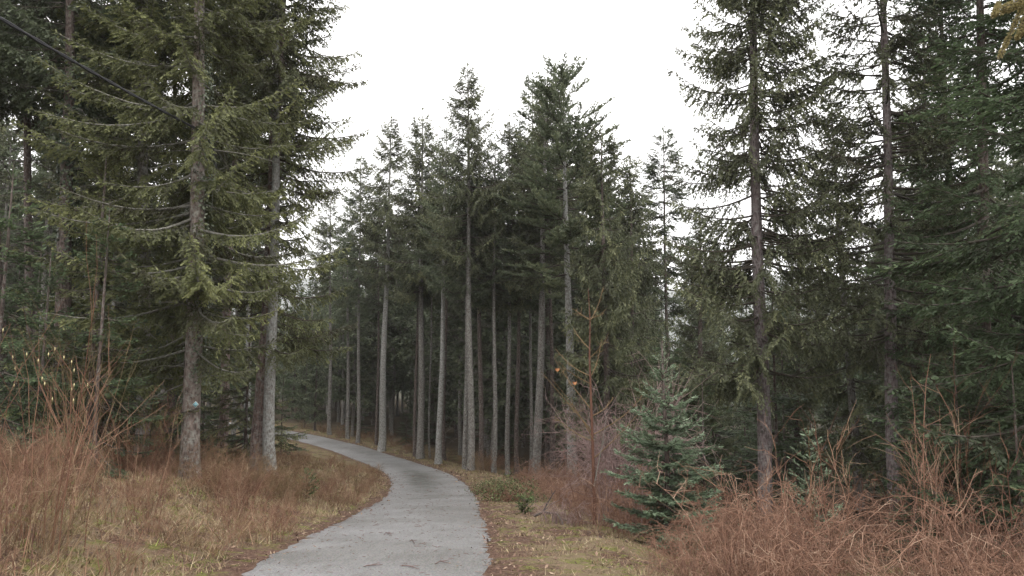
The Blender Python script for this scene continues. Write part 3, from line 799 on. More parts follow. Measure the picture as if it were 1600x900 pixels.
tree('olive green spruce with a grey stem, its lower boughs reaching behind the marked trunk', 226, 17.5, 229, 17, (m_c3, H3), trunk_mesh('trunk_olive_b', 171, 17, .17, BARK_GREY, stubs=40), cs=(1.05, 1.05, 1))
under = [  # young firs under the trees
 (-10, 11.5, 4.6, 'young fir cut by the left edge, bright green boughs'), (60, 12.6, 3.6, 'low green fir behind the tall reddish stems at left'), (150, 12.8, 4.4, 'spreading young fir in shade left of the marked trunk'),
 (215, 18, 4.0, 'small shaded fir just left of the marked trunk'), (385, 24, 3.4, 'small fir behind the stout reddish trunk'), (100, 19, 5.2, 'dark young fir under the ivy wrapped trunk'),
 (440, 30, 3.6, 'small green fir right of the pale twin stem'), (1500, 12, 3.1, 'young fir in front of the dark firs at the right'), (1590, 9.6, 2.6, 'young fir at the right edge among brambles'),
 (1450, 14, 3.4, 'young fir right of the open crowned spruce stem'), (1560, 13.5, 4.4, 'larger young fir below the right hand boughs'), (1425, 10.5, 1.5, 'knee high fir at the right end of the bramble'),
 (1210, 20, 3.2, 'young spruce behind the bramble right of the tall stem'), (1100, 15.5, 3.0, 'young spruce in the gap left of the tall purplish stem')]
tu = trunk_mesh('trunk_young', 160, 5.0, .05, BARK_BROWN, stubs=0, K=10, sides=6)
for i, (px, Y, H, lb) in enumerate(under):
    x = px2x(px, 700, Y)
    e = link('young_fir_tree', None, loc=(x, Y, gz(x, Y)), label=lb, category='young fir', group='young firs in the undergrowth')
    s = H / 5.0
    cm = m_under[i % 2][0]
    link('trunk', tu, e, scale=(s, s, s)); link('crown', cm, e, scale=(s * 1.05, s * 1.05, s), rot=(0, 0, i * 1.3))

# ---- background forest, copies
def wood_firs():
    r_ = random.Random(15); spots = []
    for (n, x0, x1, y0, y1, grp, lb) in ((34, 4.5, 19, 15, 36, 'small firs in the wood at right', 'small dark fir growing under the trees at right'),
                                    (26, -19, -6, 15, 34, 'small firs in the wood at left', 'small dark fir growing under the trees on the left'),
                                    (26, -14, 16, 44, 70, 'small firs in the wood beyond the bend', 'small dark fir among the trunks beyond the bend')):
        c = 0
        for _ in range(2000):
            if c >= n: break
            x = r_.uniform(x0, x1); y = r_.uniform(y0, y1)
            d_ = abs(float(road_frame(x, y)[0][0]))
            if d_ < (7 if x < 0 and y < 40 else 5) or any((x - a) ** 2 + (y - b) ** 2 < 1.7 ** 2 for a, b in spots): continue
            spots.append((x, y)); c += 1
            e = link('young_fir_tree', None, loc=(x, y, gz(x, y)), label=lb, category='young fir', group=grp)
            s = r_.uniform(.5, 1.15); w = s * r_.uniform(1.1, 1.4)
            link('trunk', tu, e, scale=(s, s, s)); link('crown', m_under[c % 2][0], e, scale=(w, w, s), rot=(0, 0, r_.uniform(0, 6.28)))
wood_firs()
for px, Y, H, lb in ((140, 14.5, 6.2, 'half grown olive green fir with spreading boughs behind the thin stems at left'), (385, 22.5, 5.5, 'half grown olive green fir between the marked trunk and the stout reddish trunk')):
    x = px2x(px, 700, Y); s = H / 7
    e = link('young_fir_tree', None, loc=(x, Y, gz(x, Y)), label=lb, category='young fir')
    link('trunk', tu, e, scale=(H / 5,) * 3); link('crown', m_under_olive, e, scale=(s, s, s), rot=(0, 0, px))
rb = random.Random(4)
cap_x = [-200, 380, 425, 480, 520, 560, 600, 640, 700, 760, 800, 880, 940, 985, 1010, 1060, 1100, 1180, 1250, 1300, 1400, 1500, 1900]
cap_y = [-100, 60, 430, 400, 345, 320, 280, 250, 225, 230, 215, 200, 215, 230, 262, 270, 330, 400, 400, 400, 330, 150, 50]
placed = [(o.location.x, o.location.y) for o in COL.objects if o.get('category')]
groups = []
def back_tree(px, Y, i, where):
    cap = float(np.interp(px, cap_x, cap_y))
    x = px2x(px, 600, Y)
    H = min(rb.uniform(15.5, 21), EYE + ratio(cap + rb.uniform(15, 110)) * Y - gz(x, Y))
    if H < 3: return False
    d_, _ = road_frame(x, Y)
    if px > 425 and d_[0] < 0 and Y < 62: return False
    if abs(d_[0]) < 3.0 or (px < 470 and Y < 60 and abs(d_[0]) < 4.5): return False
    for (a, b) in placed:
        if (a - x) ** 2 + (b - Y) ** 2 < (1.9 + Y * .008) ** 2: return False
    placed.append((x, Y))
    cr = cr_far[i % 3] if Y > 40 or rb.random() < .35 else cr_mid[i % 5]
    e = link('spruce_tree', None, loc=(x, Y, gz(x, Y)), label=where[0], category='spruce tree', group=where[1])
    e.rotation_euler = (rb.uniform(-.02, .02), rb.uniform(-.02, .02), rb.uniform(0, 6.28))
    s = H / 20
    link('trunk', SMALLT[i % 3], e, scale=(min(1, s * 1.3), min(1, s * 1.3), s))
    link('crown', cr[0], e, scale=(s * rb.uniform(1.0, 1.25), s * rb.uniform(1.0, 1.25), s))
    if Y < 48: link('dead_branchwork', DT[i % 2], e, kind='stuff', rot=(0, 0, i), scale=(1.2, 1.2, max(.5, s)))
    return True
W_C = ('dim spruce in the shaded wood behind the row beyond the bend', 'background spruces behind the row')
W_L = ('dim spruce in the dark wood behind the left bank', 'background spruces on the left')
W_R = ('dim spruce in the wood behind the bramble at right', 'background spruces on the right')
i = 0
for tries in range(3000):
    if i >= 118: break
    px = rb.uniform(455, 1010); Y = 36 + 62 * rb.random() ** 1.1
    if back_tree(px, Y, i, W_C): i += 1
extra_ = 0
for tries in range(3000):
    if extra_ >= 70: break
    px = rb.uniform(380, 1020) if extra_ > 22 else rb.uniform(380, 560); Y = 66 + 62 * rb.random()
    if back_tree(px, Y, 3 * extra_ + 1, W_C): extra_ += 1
j = 0
for tries in range(1500):
    if j >= 46: break
    px = rb.uniform(-120, 400); Y = 24 + 40 * rb.random()
    if back_tree(px, Y, i + j, W_L): j += 1
k_ = 0
for tries in range(2000):
    if k_ >= 60: break
    px = rb.uniform(1000, 1720); Y = 25 + 45 * rb.random()
    if back_tree(px, Y, i + j + k_, W_R): k_ += 1

# ------------------------------------------------------------------ the young fir in front
def young_fir():
    rng = np.random.default_rng(77)
    Y = 10.6
    x = px2x(1040, 700, Y); z = gz(x, Y)
    H = EYE + ratio(532) * Y - z
    e = link('young_fir_tree', None, loc=(x, Y, z), label='bluish green young fir with upright leader shoots beside the bare sapling', category='young fir')
    t = np.linspace(-.2, 1, 12)
    link('trunk', Acc().add(*tubes(np.stack([.02 * np.sin(t * 5), 0 * t, H * t], -1), (.045 * (1 - np.clip(t, 0, 1)) ** .8 + .008)[None], 8), .4).mesh('trunk_young_fir', BARK_BROWN, True), e)
    p = dict(P_FIR, bare=.05, sec_sp=.038, sec_len=.36, shoot_sp=.028, shoot_len=.07, shoot_w=.013, k=2, hang=.05, roll=.3, clump=.3, dens=1.0)
    whorls = [(.06, 7, .62), (.12, 7, .68), (.20, 7, .72), (.27, 8, .74), (.34, 8, .72), (.41, 8, .68), (.48, 8, .60), (.55, 7, .50), (.61, 7, .44), (.67, 6, .36), (.73, 6, .27), (.79, 5, .19), (.845, 5, .14)]
    for f, n, L0 in whorls:
        a0 = rng.uniform(0, 6.28)
        for q in range(n):
            az = a0 + q * 6.283 / n + rng.normal(0, .18); L = L0 * rng.uniform(.85, 1.25)
            el = R(-8) + R(52) * f ** 2.2 + rng.normal(0, R(6))
            pa = limb_path(rng, H * (f + rng.normal(0, .012)), az, L, el, .18, .06, r0=.02)
            acc = Acc(); acc.add(*tubes(pa, np.linspace(.010, .003, len(pa))[None], 4), .5, 1)
            limb_foliage(acc, rng, pa, L, az, dict(p, sec_len=min(.34, .5 * L), sec_sp=.045 if L > .3 else .035), tbase=float(np.clip(.45 + rng.normal(0, .12), 0, 1)))
            link('bough', acc.mesh('young_bough', NM(N_YOUNG)), e)
    def spike(base, d, L):
        d = norm(np.array(d, float)); m = int(L / .006)
        acc = Acc(); b = np.array(base, float)
        acc.add(*tubes(np.array([[b, b + d * L * .5, b + d * L]]), np.array([[.007, .006, .003]]), 5), .6, 1)
        tt = rng.uniform(.1, 1, m)
        D = norm(d * .9 + norm(rng.normal(0, 1, (m, 3))) * .7)
        V, F, TT = fronds(b + d * (L * tt)[:, None], D, norm(rng.normal(0, 1, (m, 3))), np.full(m, .03), np.full(m, .006), 1, rng, np.clip(rng.normal(.7, .12, m), 0, 1))
        acc.add(V, F, TT, 0)
        return acc.mesh('leader', NM(N_YOUNG))
    link('leader', spike((0, 0, H * .85), (.02, 0, 1), H * .165), e)
    for q in range(5):
        a = q * 1.257 + .3
        link('shoot', spike((0, 0, H * .885), (math.cos(a) * .75, math.sin(a) * .75, .62), .19), e)
young_fir()

# tiny spruce growing inside the bramble
def spike_tree(px, Y, pyt, label, nb=5, group=None):
    rng = np.random.default_rng(int(px))
    x = px2x(px, 800, Y); z = gz(x, Y); H = EYE + ratio(pyt) * Y - z
    e = link('spruce_seedling', None, loc=(x, Y, z), label=label, category='spruce seedling', group=group)
    link('stem', Acc().add(*tubes(np.array([[(0, 0, -.1), (.01, 0, H * .5), (0, 0, H)]]), np.array([[.022, .015, .005]]), 6), .3).mesh('stem_seedling', TWIG_OLIVE), e)
    acc = Acc()
    for f in np.arange(.15, .93, .085 if H > 1 else .13):
        for q in range(nb):
            az = rng.uniform(0, 6.28); L = (1 - f) * .42 * min(1, H) + .10
            pa = limb_path(rng, H * f, az, L, R(12) + R(25) * f, .2, .0, r0=.0, K=5)
            acc.add(*tubes(pa, np.linspace(.006, .003, 5)[None], 3), .5, 1)
            limb_foliage(acc, rng, pa, L, az, dict(P_FIR, bare=.1, sec_sp=.06, sec_len=.16, shoot_sp=.04, shoot_len=.055, shoot_w=.014, k=2, hang=.1), .7)
    link('crown', acc.mesh('crown_seedling', NM(N_YOUNG if H > 1 else LEAF_GREEN)), e)
spike_tree(1268, 10.2, 665, 'waist high spruce seedling poking out of the bramble right of the young fir', 4)
spike_tree(820, 14.5, 778, 'light green ankle high spruce seedling on the verge edge beside the arched dead branch', 5)
spike_tree(478, 17, 735, 'small green spruce seedling in the brush on the left bank')

# ------------------------------------------------------------------ bare shrubs
def shrub_mesh(name, seed, n, H, spread, mat, r=.006, fork=6, arch=.15, wild=.0, tang=0, lean=(0, 0)):
    rng = np.random.default_rng(seed)
    K = 7
    t = np.linspace(0, 1, K)
    a = rng.uniform(0, 6.28, n); b0 = rng.uniform(0, .6, n) * spread
    h = H * rng.uniform(.45, 1.1, n); out = spread * rng.uniform(.1, 1.0, n) * h / H
    P = np.zeros((n, K, 3))
    cx, cy = np.cos(a), np.sin(a)
    f = t ** 1.4
    P[..., 0] = (cx * b0)[:, None] + (cx * out + lean[0] * h)[:, None] * f
    P[..., 1] = (cy * b0)[:, None] + (cy * out + lean[1] * h)[:, None] * f
    ar = arch * rng.uniform(.2, 2.2, n)
    P[..., 2] = h[:, None] * (t * (1 + .5 * ar[:, None]) - ar[:, None] * t ** 3) - .08 * (t == 0)
    w = rng.normal(0, 1, (n, K, 3)).cumsum(1) * (wild * H * .03 + .004)
    P += w * t[None, :, None]
    tt_ = rng.uniform(.2, .85, n)
    acc = Acc()
    V, F = tubes(P, (r * (1 - .72 * t))[None] * rng.uniform(.6, 1.25, (n, 1)), 4)
    acc.add(V, F, np.repeat(tt_, K * 4))
    lev = P; tv = tt_; lr = r * .55; ll = H * .36
    for gen in range(2 if fork > 3 else 1):
        m = len(lev) * (fork if gen == 0 else 2)
        i = rng.integers(0, len(lev), m); s = rng.uniform(.25, .98, m) * (lev.shape[1] - 1)
        i0 = np.minimum(s.astype(int), lev.shape[1] - 2); fr = (s - i0)[:, None]
        q = lev[i, i0] * (1 - fr) + lev[i, i0 + 1] * fr
        T = norm(lev[i, i0 + 1] - lev[i, i0])
        D = norm(T * .9 + norm(rng.normal(0, 1, (m, 3))) * (.55 + wild * .4) + np.array((0, 0, .15 - .3 * wild)))
        l = ll * rng.uniform(.3, 1.15, m)
        u = np.linspace(0, 1, 4)
        Q = q[:, None] + D[:, None] * (l[:, None] * u)[..., None]
        Q[..., 2] += l[:, None] * (.25 - .55 * wild * rng.uniform(0, 1.6, m)[:, None]) * u ** 2
        Q += rng.normal(0, .012 + .02 * wild, Q.shape) * u[None, :, None]
        V, F = tubes(Q, (lr * (1 - .6 * u))[None], 3)
        tv = np.clip(tv[i] + rng.normal(.03, .1, m), 0, 1)
        acc.add(V, F, np.repeat(tv, 12))
        lev = Q; lr *= .7; ll *= .5
    return acc.mesh(name, mat)

rs = random.Random(9)
def put(name, me, px, py, Y, label, cat, group, s=1.0, x=None, rz=None, kind=None):
    xx = px2x(px, py, Y) if x is None else x
    return link(name, me, loc=(xx, Y, gz(xx, Y) - .02), rot=(0, 0, rs.uniform(0, 6.28) if rz is None else rz), scale=(s, s, s * rs.uniform(.9, 1.1)), label=label, category=cat, group=group, kind=kind)

SH_L = [shrub_mesh('bare_shrub', 200 + i, (22, 18, 26)[i], 1.25, .75, TWIG_RED, r=.0042, fork=4, arch=.1, wild=.15) for i in range(3)]
SH_S = [shrub_mesh('low_shrub', 210 + i, 34, .75, .6, (TWIG_RED, TWIG_OLIVE, TWIG_RED)[i], r=.004, fork=5, arch=.12, wild=.5) for i in range(3)]
SH_T = [shrub_mesh('tall_shrub', 220 + i, 12, 2.3, .8, (TWIG_RED, TWIG_OLIVE)[i], r=.0048, fork=3, arch=.05, wild=.2) for i in range(2)]
SH_B = [shrub_mesh('bramble', 230 + i, 34, 1.15, 1.1, TWIG_PINK, r=.0062, fork=6, arch=.5, wild=1.2) for i in range(3)]
SH_F = shrub_mesh('fan_shrub', 240, 20, 1.4, .9, TWIG_OLIVE, r=.0042, fork=3, arch=.05, wild=.1, lean=(.5, .1))

put('bare_shrub', SH_F, 40, 900, 4.6, 'olive brown fan of straight stems leaning right in the bottom left corner', 'bare shrub', None, .8, rz=0)
#put('bare_shrub', SH_F, 130, 900, 5.4, 'leaning fan of thin stems just right of the corner fan of stems', 'bare shrub', None, .8, rz=.25)
def rnd_place(n, x0, x1, y0, y1, side, amin, amax, sp, seed):
    r_ = random.Random(seed); out = []
    for _ in range(n * 60):
        if len(out) >= n: break
        x = r_.uniform(x0, x1); y = r_.uniform(y0, y1)
        d_, _z = road_frame(x, y); d_ = float(d_[0]) * side
        if not (HALF + amin < d_ < HALF + amax): continue
        if any((x - a) ** 2 + (y - b) ** 2 < sp * sp for a, b in out): continue
        out.append((x, y))
    return out
for i, (x, y) in enumerate(rnd_place(18, -9.5, -3, 6.2, 16, -1, 1.6, 9, .55, 1)):
    put('bare_shrub', SH_L[i % 3], 0, 0, y, 'leafless red stemmed shrub in the thicket on the left bank', 'bare shrub', 'red stemmed shrubs in the left thicket', rs.uniform(.6, 1.0), x=x)
for i, (x, y) in enumerate(rnd_place(9, -7.5, -3.3, 4.5, 11, -1, 2.2, 9, .8, 2)):
    put('tall_shrub', SH_T[i % 2], 0, 0, y, 'head high leafless shrub with upright whips on the left bank', 'bare shrub', 'tall upright shrubs on the left bank', rs.uniform(.6, .92), x=x)
for i, (x, y) in enumerate(rnd_place(290, -13, -2.3, 6, 32, -1, .3, 8, .30, 3)):
    put('low_shrub', SH_S[i % 3], 0, 0, y, 'low leafless brush tuft on the left bank', 'low brush', 'low brush tufts on the left bank', (rs.uniform(.45, 1.1) if x < -4.2 else rs.uniform(.35, .7)) * (1 if y < 18 else .6), x=x)
for i, (x, y) in enumerate(rnd_place(30, -28, 3, 30, 62, 1, .9, 5, .9, 31)):
    put('low_shrub', SH_S[i % 3], 0, 0, y, 'low leafless brush under the row of spruces beyond the bend', 'low brush', 'brush under the spruce row', rs.uniform(.6, 1.2), x=x)
for i, (x, y) in enumerate(rnd_place(40, 1.9, 8.5, 5.6, 13.5, 1, 2.0, 12, .5, 4)):
    if px2x(1010, 800, y) > x or (y < 10.8 and x < px2x(1130, 800, y)): continue
    put('bramble', SH_B[i % 3], 0, 0, y, 'pale pinkish brown tangled bramble clump filling the right foreground', 'bramble', 'bramble clumps in the right foreground', rs.uniform(.75, 1.15) * (1 if x < 4.6 else .75), x=x)
for i, (px, Y, s_) in enumerate(((1075, 7.4, .5), (1110, 7.9, .6), (1150, 7.2, .6), (1128, 8.6, .75), (1180, 8.2, .8), (1205, 7.3, .7))):
    put('bramble', SH_B[i % 3], px, 880, Y, 'low bramble clump at the foot of the young fir, spilling over the verge edge', 'bramble', 'low brambles beside the young fir', s_)
for i, (x, y) in enumerate(rnd_place(26, 0.2, 5, 12.0, 28, 1, 1.5, 4.5, .6, 6)):
    put('bramble', SH_B[i % 3], 0, 0, y, 'brownish bramble clump between the verge and the spruce stems', 'bramble', 'brambles along the right verge', rs.uniform(.7, 1.05), x=x)
for i, (px, Y, h) in enumerate([(1225, 9.5, 1.9), (1290, 9.8, 2.0), (1432, 10, 3.0), (1350, 11, 1.9), (1480, 10.5, 2.6), (1508, 9.5, 3.1), (1160, 10, 1.7), (1580, 8.6, 1.9), (1130, 9, 1.4)]):
    me = shrub_mesh('whip', 250 + i, 4, h * .9, .45, (TWIG_PINK, TWIG_RED)[i % 2], r=.009, fork=7, arch=.1, wild=.5)
    put('bare_sapling', me, px, 700, Y, 'thin leafless whip rising above the bramble on the right', 'bare sapling', 'whips rising above the bramble')

# purple brown dead brush left of the young fir
me = shrub_mesh('dead_brush', 270, 60, 2.5, 1.0, TWIG_PURPLE, r=.008, fork=9, arch=.4, wild=.8)
put('dead_brush', me, 985, 700, 13.4, 'purplish brown dead brush with fine drooping twigs left behind the young fir', 'dead brush', None, 1.0)

# ---- the bare sapling with two orange leaves
def sapling():
    Y = 12.3
    x = px2x(930, 800, Y); z = gz(x, Y)
    e = link('bare_sapling', None, loc=(x, Y, z), label='slender red brown sapling with two withered orange leaves left of the young fir', category='sapling')
    o = np.array((x, Y, z))
    def W(px, py, dY=0): return at(px, py, Y + dY) - o
    st = np.array([W(930, 870), W(929, 800), W(926, 700), W(924, 640), W(921, 560), W(922, 500), W(919, 450)])
    link('stem', Acc().add(*tubes(st[None], np.array([[.035, .030, .025, .022, .016, .010, .004]]), 7), .2).mesh('sapling_stem', TWIG_RED, True), e)
    rng = np.random.default_rng(3)
    L = [((926, 675), (880, 620), (845, 580), -.2), ((925, 680), (985, 650), (1005, 615), .3), ((924, 640), (890, 600), (866, 560), .3), ((924, 600), (890, 585), (872, 565), -.4),
         ((922, 590), (935, 570), (940, 530), .2), ((921, 560), (940, 545), (952, 520), -.3), ((921, 587), (890, 575), (868, 545), .5), ((922, 500), (908, 492), (898, 484), .1), ((922, 502), (936, 480), (942, 450), .1),
         ((922, 500), (930, 494), (944, 490), -.2), ((928, 690), (905, 640), (860, 590), -.5), ((925, 650), (950, 640), (958, 620), .4), ((921, 545), (905, 530), (896, 512), .2), ((927, 690), (895, 678), (866, 650), .2), ((929, 715), (960, 690), (1003, 640), -.2), ((929, 730), (965, 640), (948, 700), .2)]
    for (a, b, c, dy) in L[:15]:
        p0, p1, p2 = W(*a), W(*b, dy * .5), W(*c, dy)
        t = np.linspace(0, 1, 8)[:, None]
        Q = (1 - t) ** 2 * p0 + 2 * t * (1 - t) * p1 + t ** 2 * p2
        acc = Acc().add(*tubes(Q[None], np.linspace(.009, .003, 8)[None], 5), .55)
        m = 5
        i = rng.integers(2, 7, m); D = norm(norm(Q[-1] - Q[0]) + rng.normal(0, .6, (m, 3)))
        u = np.linspace(0, 1, 3)
        QQ = Q[i][:, None] + D[:, None] * (u * .14)[None, :, None]
        acc.add(*tubes(QQ, np.array([.004, .003, .002])[None], 3), .6)
        link('branch', acc.mesh('sapling_branch', TWIG_OLIVE), e)
    for (px, py) in ((871, 576), (898, 597)):
        c = W(px, py, -.05)
        acc = Acc()
        # curled withered leaf: a lobed, folded blade
        for k in range(5):
            a = -1.2 + k * .6; l = .055 * (1 - .12 * abs(k - 2))
            d = np.array((math.sin(a), .3 * math.cos(k * 2.0), -math.cos(a)))
            s = np.cross(d, (0, 1, 0)); mid = c + d * l * .55 + np.array((0, -.015, 0))
            V = np.array([c, mid + s * .022, c + d * l, mid - s * .022])
            acc.add(V, [(0, 1, 2), (0, 2, 3)], .3 + .12 * k)
        link('leaf', acc.mesh('withered_leaf', LEAF_ORANGE), e)
sapling()

# pale curved thin stems near the sapling, arched dead branch at verge
def loose_branch(label, pts, Y, rad, mat, cat='dead branch', name='dead_branch', forks=6, seed=1):
    rng = np.random.default_rng(seed)
    P = np.array([at(px, py, Y + dy) for px, py, dy in pts])
    t = np.linspace(0, len(P) - 1, 12)
    Q = np.stack([np.interp(t, np.arange(len(P)), P[:, i]) for i in range(3)], -1)
    o = Q[0].copy(); Q = Q - o
    acc = Acc().add(*tubes(Q[None], np.linspace(rad, rad * .3, 12)[None], 6), .4)
    for _ in range(forks):
        i = rng.integers(2, 11); D = norm(norm(Q[i] - Q[i - 1]) + rng.normal(0, .5, 3)); l = rng.uniform(.15, .45)
        acc.add(*tubes(np.array([[Q[i], Q[i] + D * l * .5, Q[i] + D * l + np.array((0, 0, -.05))]]), np.array([[rad * .4, rad * .3, rad * .15]]), 4), .5)
    link(name, acc.mesh('branch_loose', mat), loc=o, label=label, category=cat)
loose_branch('dark arched dead branch lying over the verge edge near the light green seedling', [(835, 806, .3), (850, 800, 0), (872, 803, -.2), (890, 838, -.5)], 12.6, .024, DEADWOOD, seed=4)
loose_branch('short dark stick standing obliquely behind the arched dead branch', [(848, 800, 0), (858, 782, .1), (869, 764, .2)], 13, .014, BLACK, forks=1, seed=5)
loose_branch('pale thin leaning stem between the sapling and the young fir', [(928, 760, 0), (940, 700, .1), (948, 650, .2)], 12.0, .010, LICHWOOD, forks=2, seed=6)

# ---- mat of grey sticks by the arch, green ivy bush
me = shrub_mesh('brushwood', 280, 60, .5, .55, TWIG_PURPLE, r=.006, fork=3, arch=.9, wild=1.2)
put('brushwood_heap', me, 878, 830, 12.3, 'low heap of dark brushwood under the arched dead branch', 'brushwood', None, .9)
def leafy(name, seed, n, sx, sy, sz, size, mat, mat2):
    rng = np.random.default_rng(seed)
    c = rng.normal(0, 1, (n, 3)); c = norm(c) * rng.uniform(.2, 1, (n, 1)) ** .4 * np.array((sx, sy, sz)); c[:, 2] = np.abs(c[:, 2])
    c *= 1 + .25 * np.sin(c[:, :1] * 9) * np.cos(c[:, 1:2] * 7)
    D = norm(rng.normal(0, 1, (n, 3)) + np.array((0, 0, .3))); S = norm(np.cross(D, rng.normal(0, 1, (n, 3))))
    l = size * rng.uniform(.6, 1.3, (n, 1))
    V = np.stack([c, c + D * l * .5 + S * l * .35, c + D * l, c + D * l * .5 - S * l * .35], 1)
    F = (np.arange(n)[:, None, None] * 4 + np.array([(0, 1, 2), (0, 2, 3)])[None]).reshape(-1, 3)
    acc = Acc().add(V.reshape(-1, 3), F, np.repeat(rng.uniform(0, 1, n), 4), 0)
    m = n // 10
    b = np.zeros((m, 3)); b[:, :2] = rng.normal(0, .3, (m, 2)) * (sx, sy)
    P = b[:, None] + (c[:m] - b)[:, None] * np.linspace(0, 1, 4)[None, :, None]
    acc.add(*tubes(P, np.array([.005, .004, .003, .002])[None], 3), .4, 1)
    return acc.mesh(name, [mat, mat2])
lf = leafy('leafy_bush', 5, 2200, 1.0, .8, .65, .04, LEAF_GREEN, TWIG_RED)
put('leafy_bush', lf, 800, 750, 19, 'low green leafy bramble bush at the verge where the spruce row ends', 'leafy bush', None, 1.0)
put('leafy_bush', lf, 768, 750, 22, 'smaller green leafy bush left behind the bigger one on the verge', 'leafy bush', None, .7)

# ---- ivy on trunks
def ivy(label, px, Y, py0, py1, r, n, mat, pxt, size=.05):
    rng = np.random.default_rng(int(px))
    z0, z1 = EYE + ratio(py1) * Y, EYE + ratio(py0) * Y
    xb = px2x(px, 600, Y)
    a = rng.uniform(0, 6.28, n); z = z0 + (z1 - z0) * rng.uniform(0, 1, n)
    cx = px2x(px, py1, Y) + (px2x(pxt, py0, Y) - px2x(px, py1, Y)) * (z - z0) / (z1 - z0)
    rr = r * (1.03 + .25 * np.clip(vnoise(a * 1.5, z, 2.0), 0, 1) + rng.uniform(0, .12, n))
    keep = vnoise(a, z, 1.3, 2) > -.5
    c = np.stack([cx + np.cos(a) * rr, Y + np.sin(a) * rr, z], -1)[keep]; n = len(c); a = a[keep]
    out = np.stack([np.cos(a), np.sin(a), np.zeros(n)], -1)
    up = norm(np.array((0, 0, -1.0)) + rng.normal(0, .5, (n, 3)) + out * .35); S = norm(np.cross(up, out + rng.normal(0, .3, (n, 3))))
    l = size * rng.uniform(.6, 1.3, (n, 1))
    V = np.stack([c, c + up * l * .45 + S * l * .5, c + up * l, c + up * l * .45 - S * l * .5], 1)
    o = np.array((px2x(px, py1, Y), Y, z0))
    F = (np.arange(n)[:, None, None] * 4 + np.array([(0, 1, 2), (0, 2, 3)])[None]).reshape(-1, 3)
    acc = Acc().add(V.reshape(-1, 3) - o, F, np.repeat(rng.uniform(0, 1, n), 4))
    link('ivy', acc.mesh('ivy_leaves', mat), loc=o, label=label, category='ivy')
ivy('pale speckled ivy on the marked trunk around where the cable is fixed', 321, 15, 60, 260, .155, 900, LEAF_IVY, 317)
ivy('ivy climbing the middle of the marked trunk below the cable', 312, 15, 270, 600, .165, 1800, LEAF_IVY, 318)
ivy('dark ivy sheathing the trunk near the left edge', 110, 17, 90, 430, .23, 2600, IVY_DARK, 112, .07)

# ---- trail marker
def marker():
    Y = 14.74
    p = at(305.5, 632, Y)
    tr = link('trail_marker', None, loc=p, label='small light blue diamond trail marker with white rim on the patchy trunk', category='trail marker')
    def plate(name, s, th, y, mat):
        V = np.array([(0, y, s), (s, y, 0), (0, y, -s), (-s, y, 0), (0, y + th, s), (s, y + th, 0), (0, y + th, -s), (-s, y + th, 0)], float)
        F = [(0, 2, 1), (0, 3, 2), (4, 5, 6), (4, 6, 7)] + [f for i in range(4) for f in ((i, (i + 1) % 4, 4 + (i + 1) % 4), (i, 4 + (i + 1) % 4, 4 + i))]
        link(name, mesh(name, V, F, mat, tint=np.full(8, .5)), tr)
    plate('rim', .066, .006, 0, plain_mat('marker_white', [(0, (.55, .58, .56)), (1, (.78, .80, .78))], scale=30))
    plate('face', .050, .004, -.004, plain_mat('marker_blue', [(0, (.15, .45, .52)), (1, (.30, .62, .70))], scale=30))
    th = np.linspace(0, 6.283, 15)[:-1]
    V = []
    for rr in (.017, .012):
        V += [(rr * math.cos(a), -.006, rr * math.sin(a)) for a in th]
    F = [f for i in range(14) for f in ((i, (i + 1) % 14, 14 + (i + 1) % 14), (i, 14 + (i + 1) % 14, 14 + i))]
    link('ring', mesh('ring', V, F, bpy.data.materials['marker_white'], tint=np.full(28, .6)), tr)
marker()

# ---- overhead cable
def cable():
    A, B = at(312, 204, 14.75), at(0, 45, 9.0)
    C = B + (B - A) * 1.6 + np.array((0, 0, .35))
    t = np.linspace(0, 1, 90)
    P = A + (C - A) * t[:, None]; P[:, 2] -= .32 * np.sin(math.pi * np.clip(t, 0, 1))
    # make the sagged line still pass the left edge point
    P[:, 2] += np.interp(t, [0, .385, 1], [0, .30, 0])
    o = A.copy()
    e = link('overhead_cable', None, loc=o, label='black twisted overhead cable running from the left edge to the marked trunk', category='cable')
    s = np.arange(90) * .9
    for k in range(2):
        Q = P - o + np.stack([0 * s, np.cos(s + k * math.pi) * .012, np.sin(s + k * math.pi) * .012], -1)
        link('strand', Acc().add(*tubes(Q[None], np.full((1, 90), .018), 6), .5).mesh('cable_strand', BLACK, True), e)
    D = np.array([at(308, 202, 14.72), at(322, 212, 14.7), at(333, 232, 14.75), at(338, 262, 14.8)]) - o
    link('loose_end', Acc().add(*tubes(D[None], np.full((1, 4), .016), 6), .5).mesh('cable_end', BLACK, True), e)
cable()

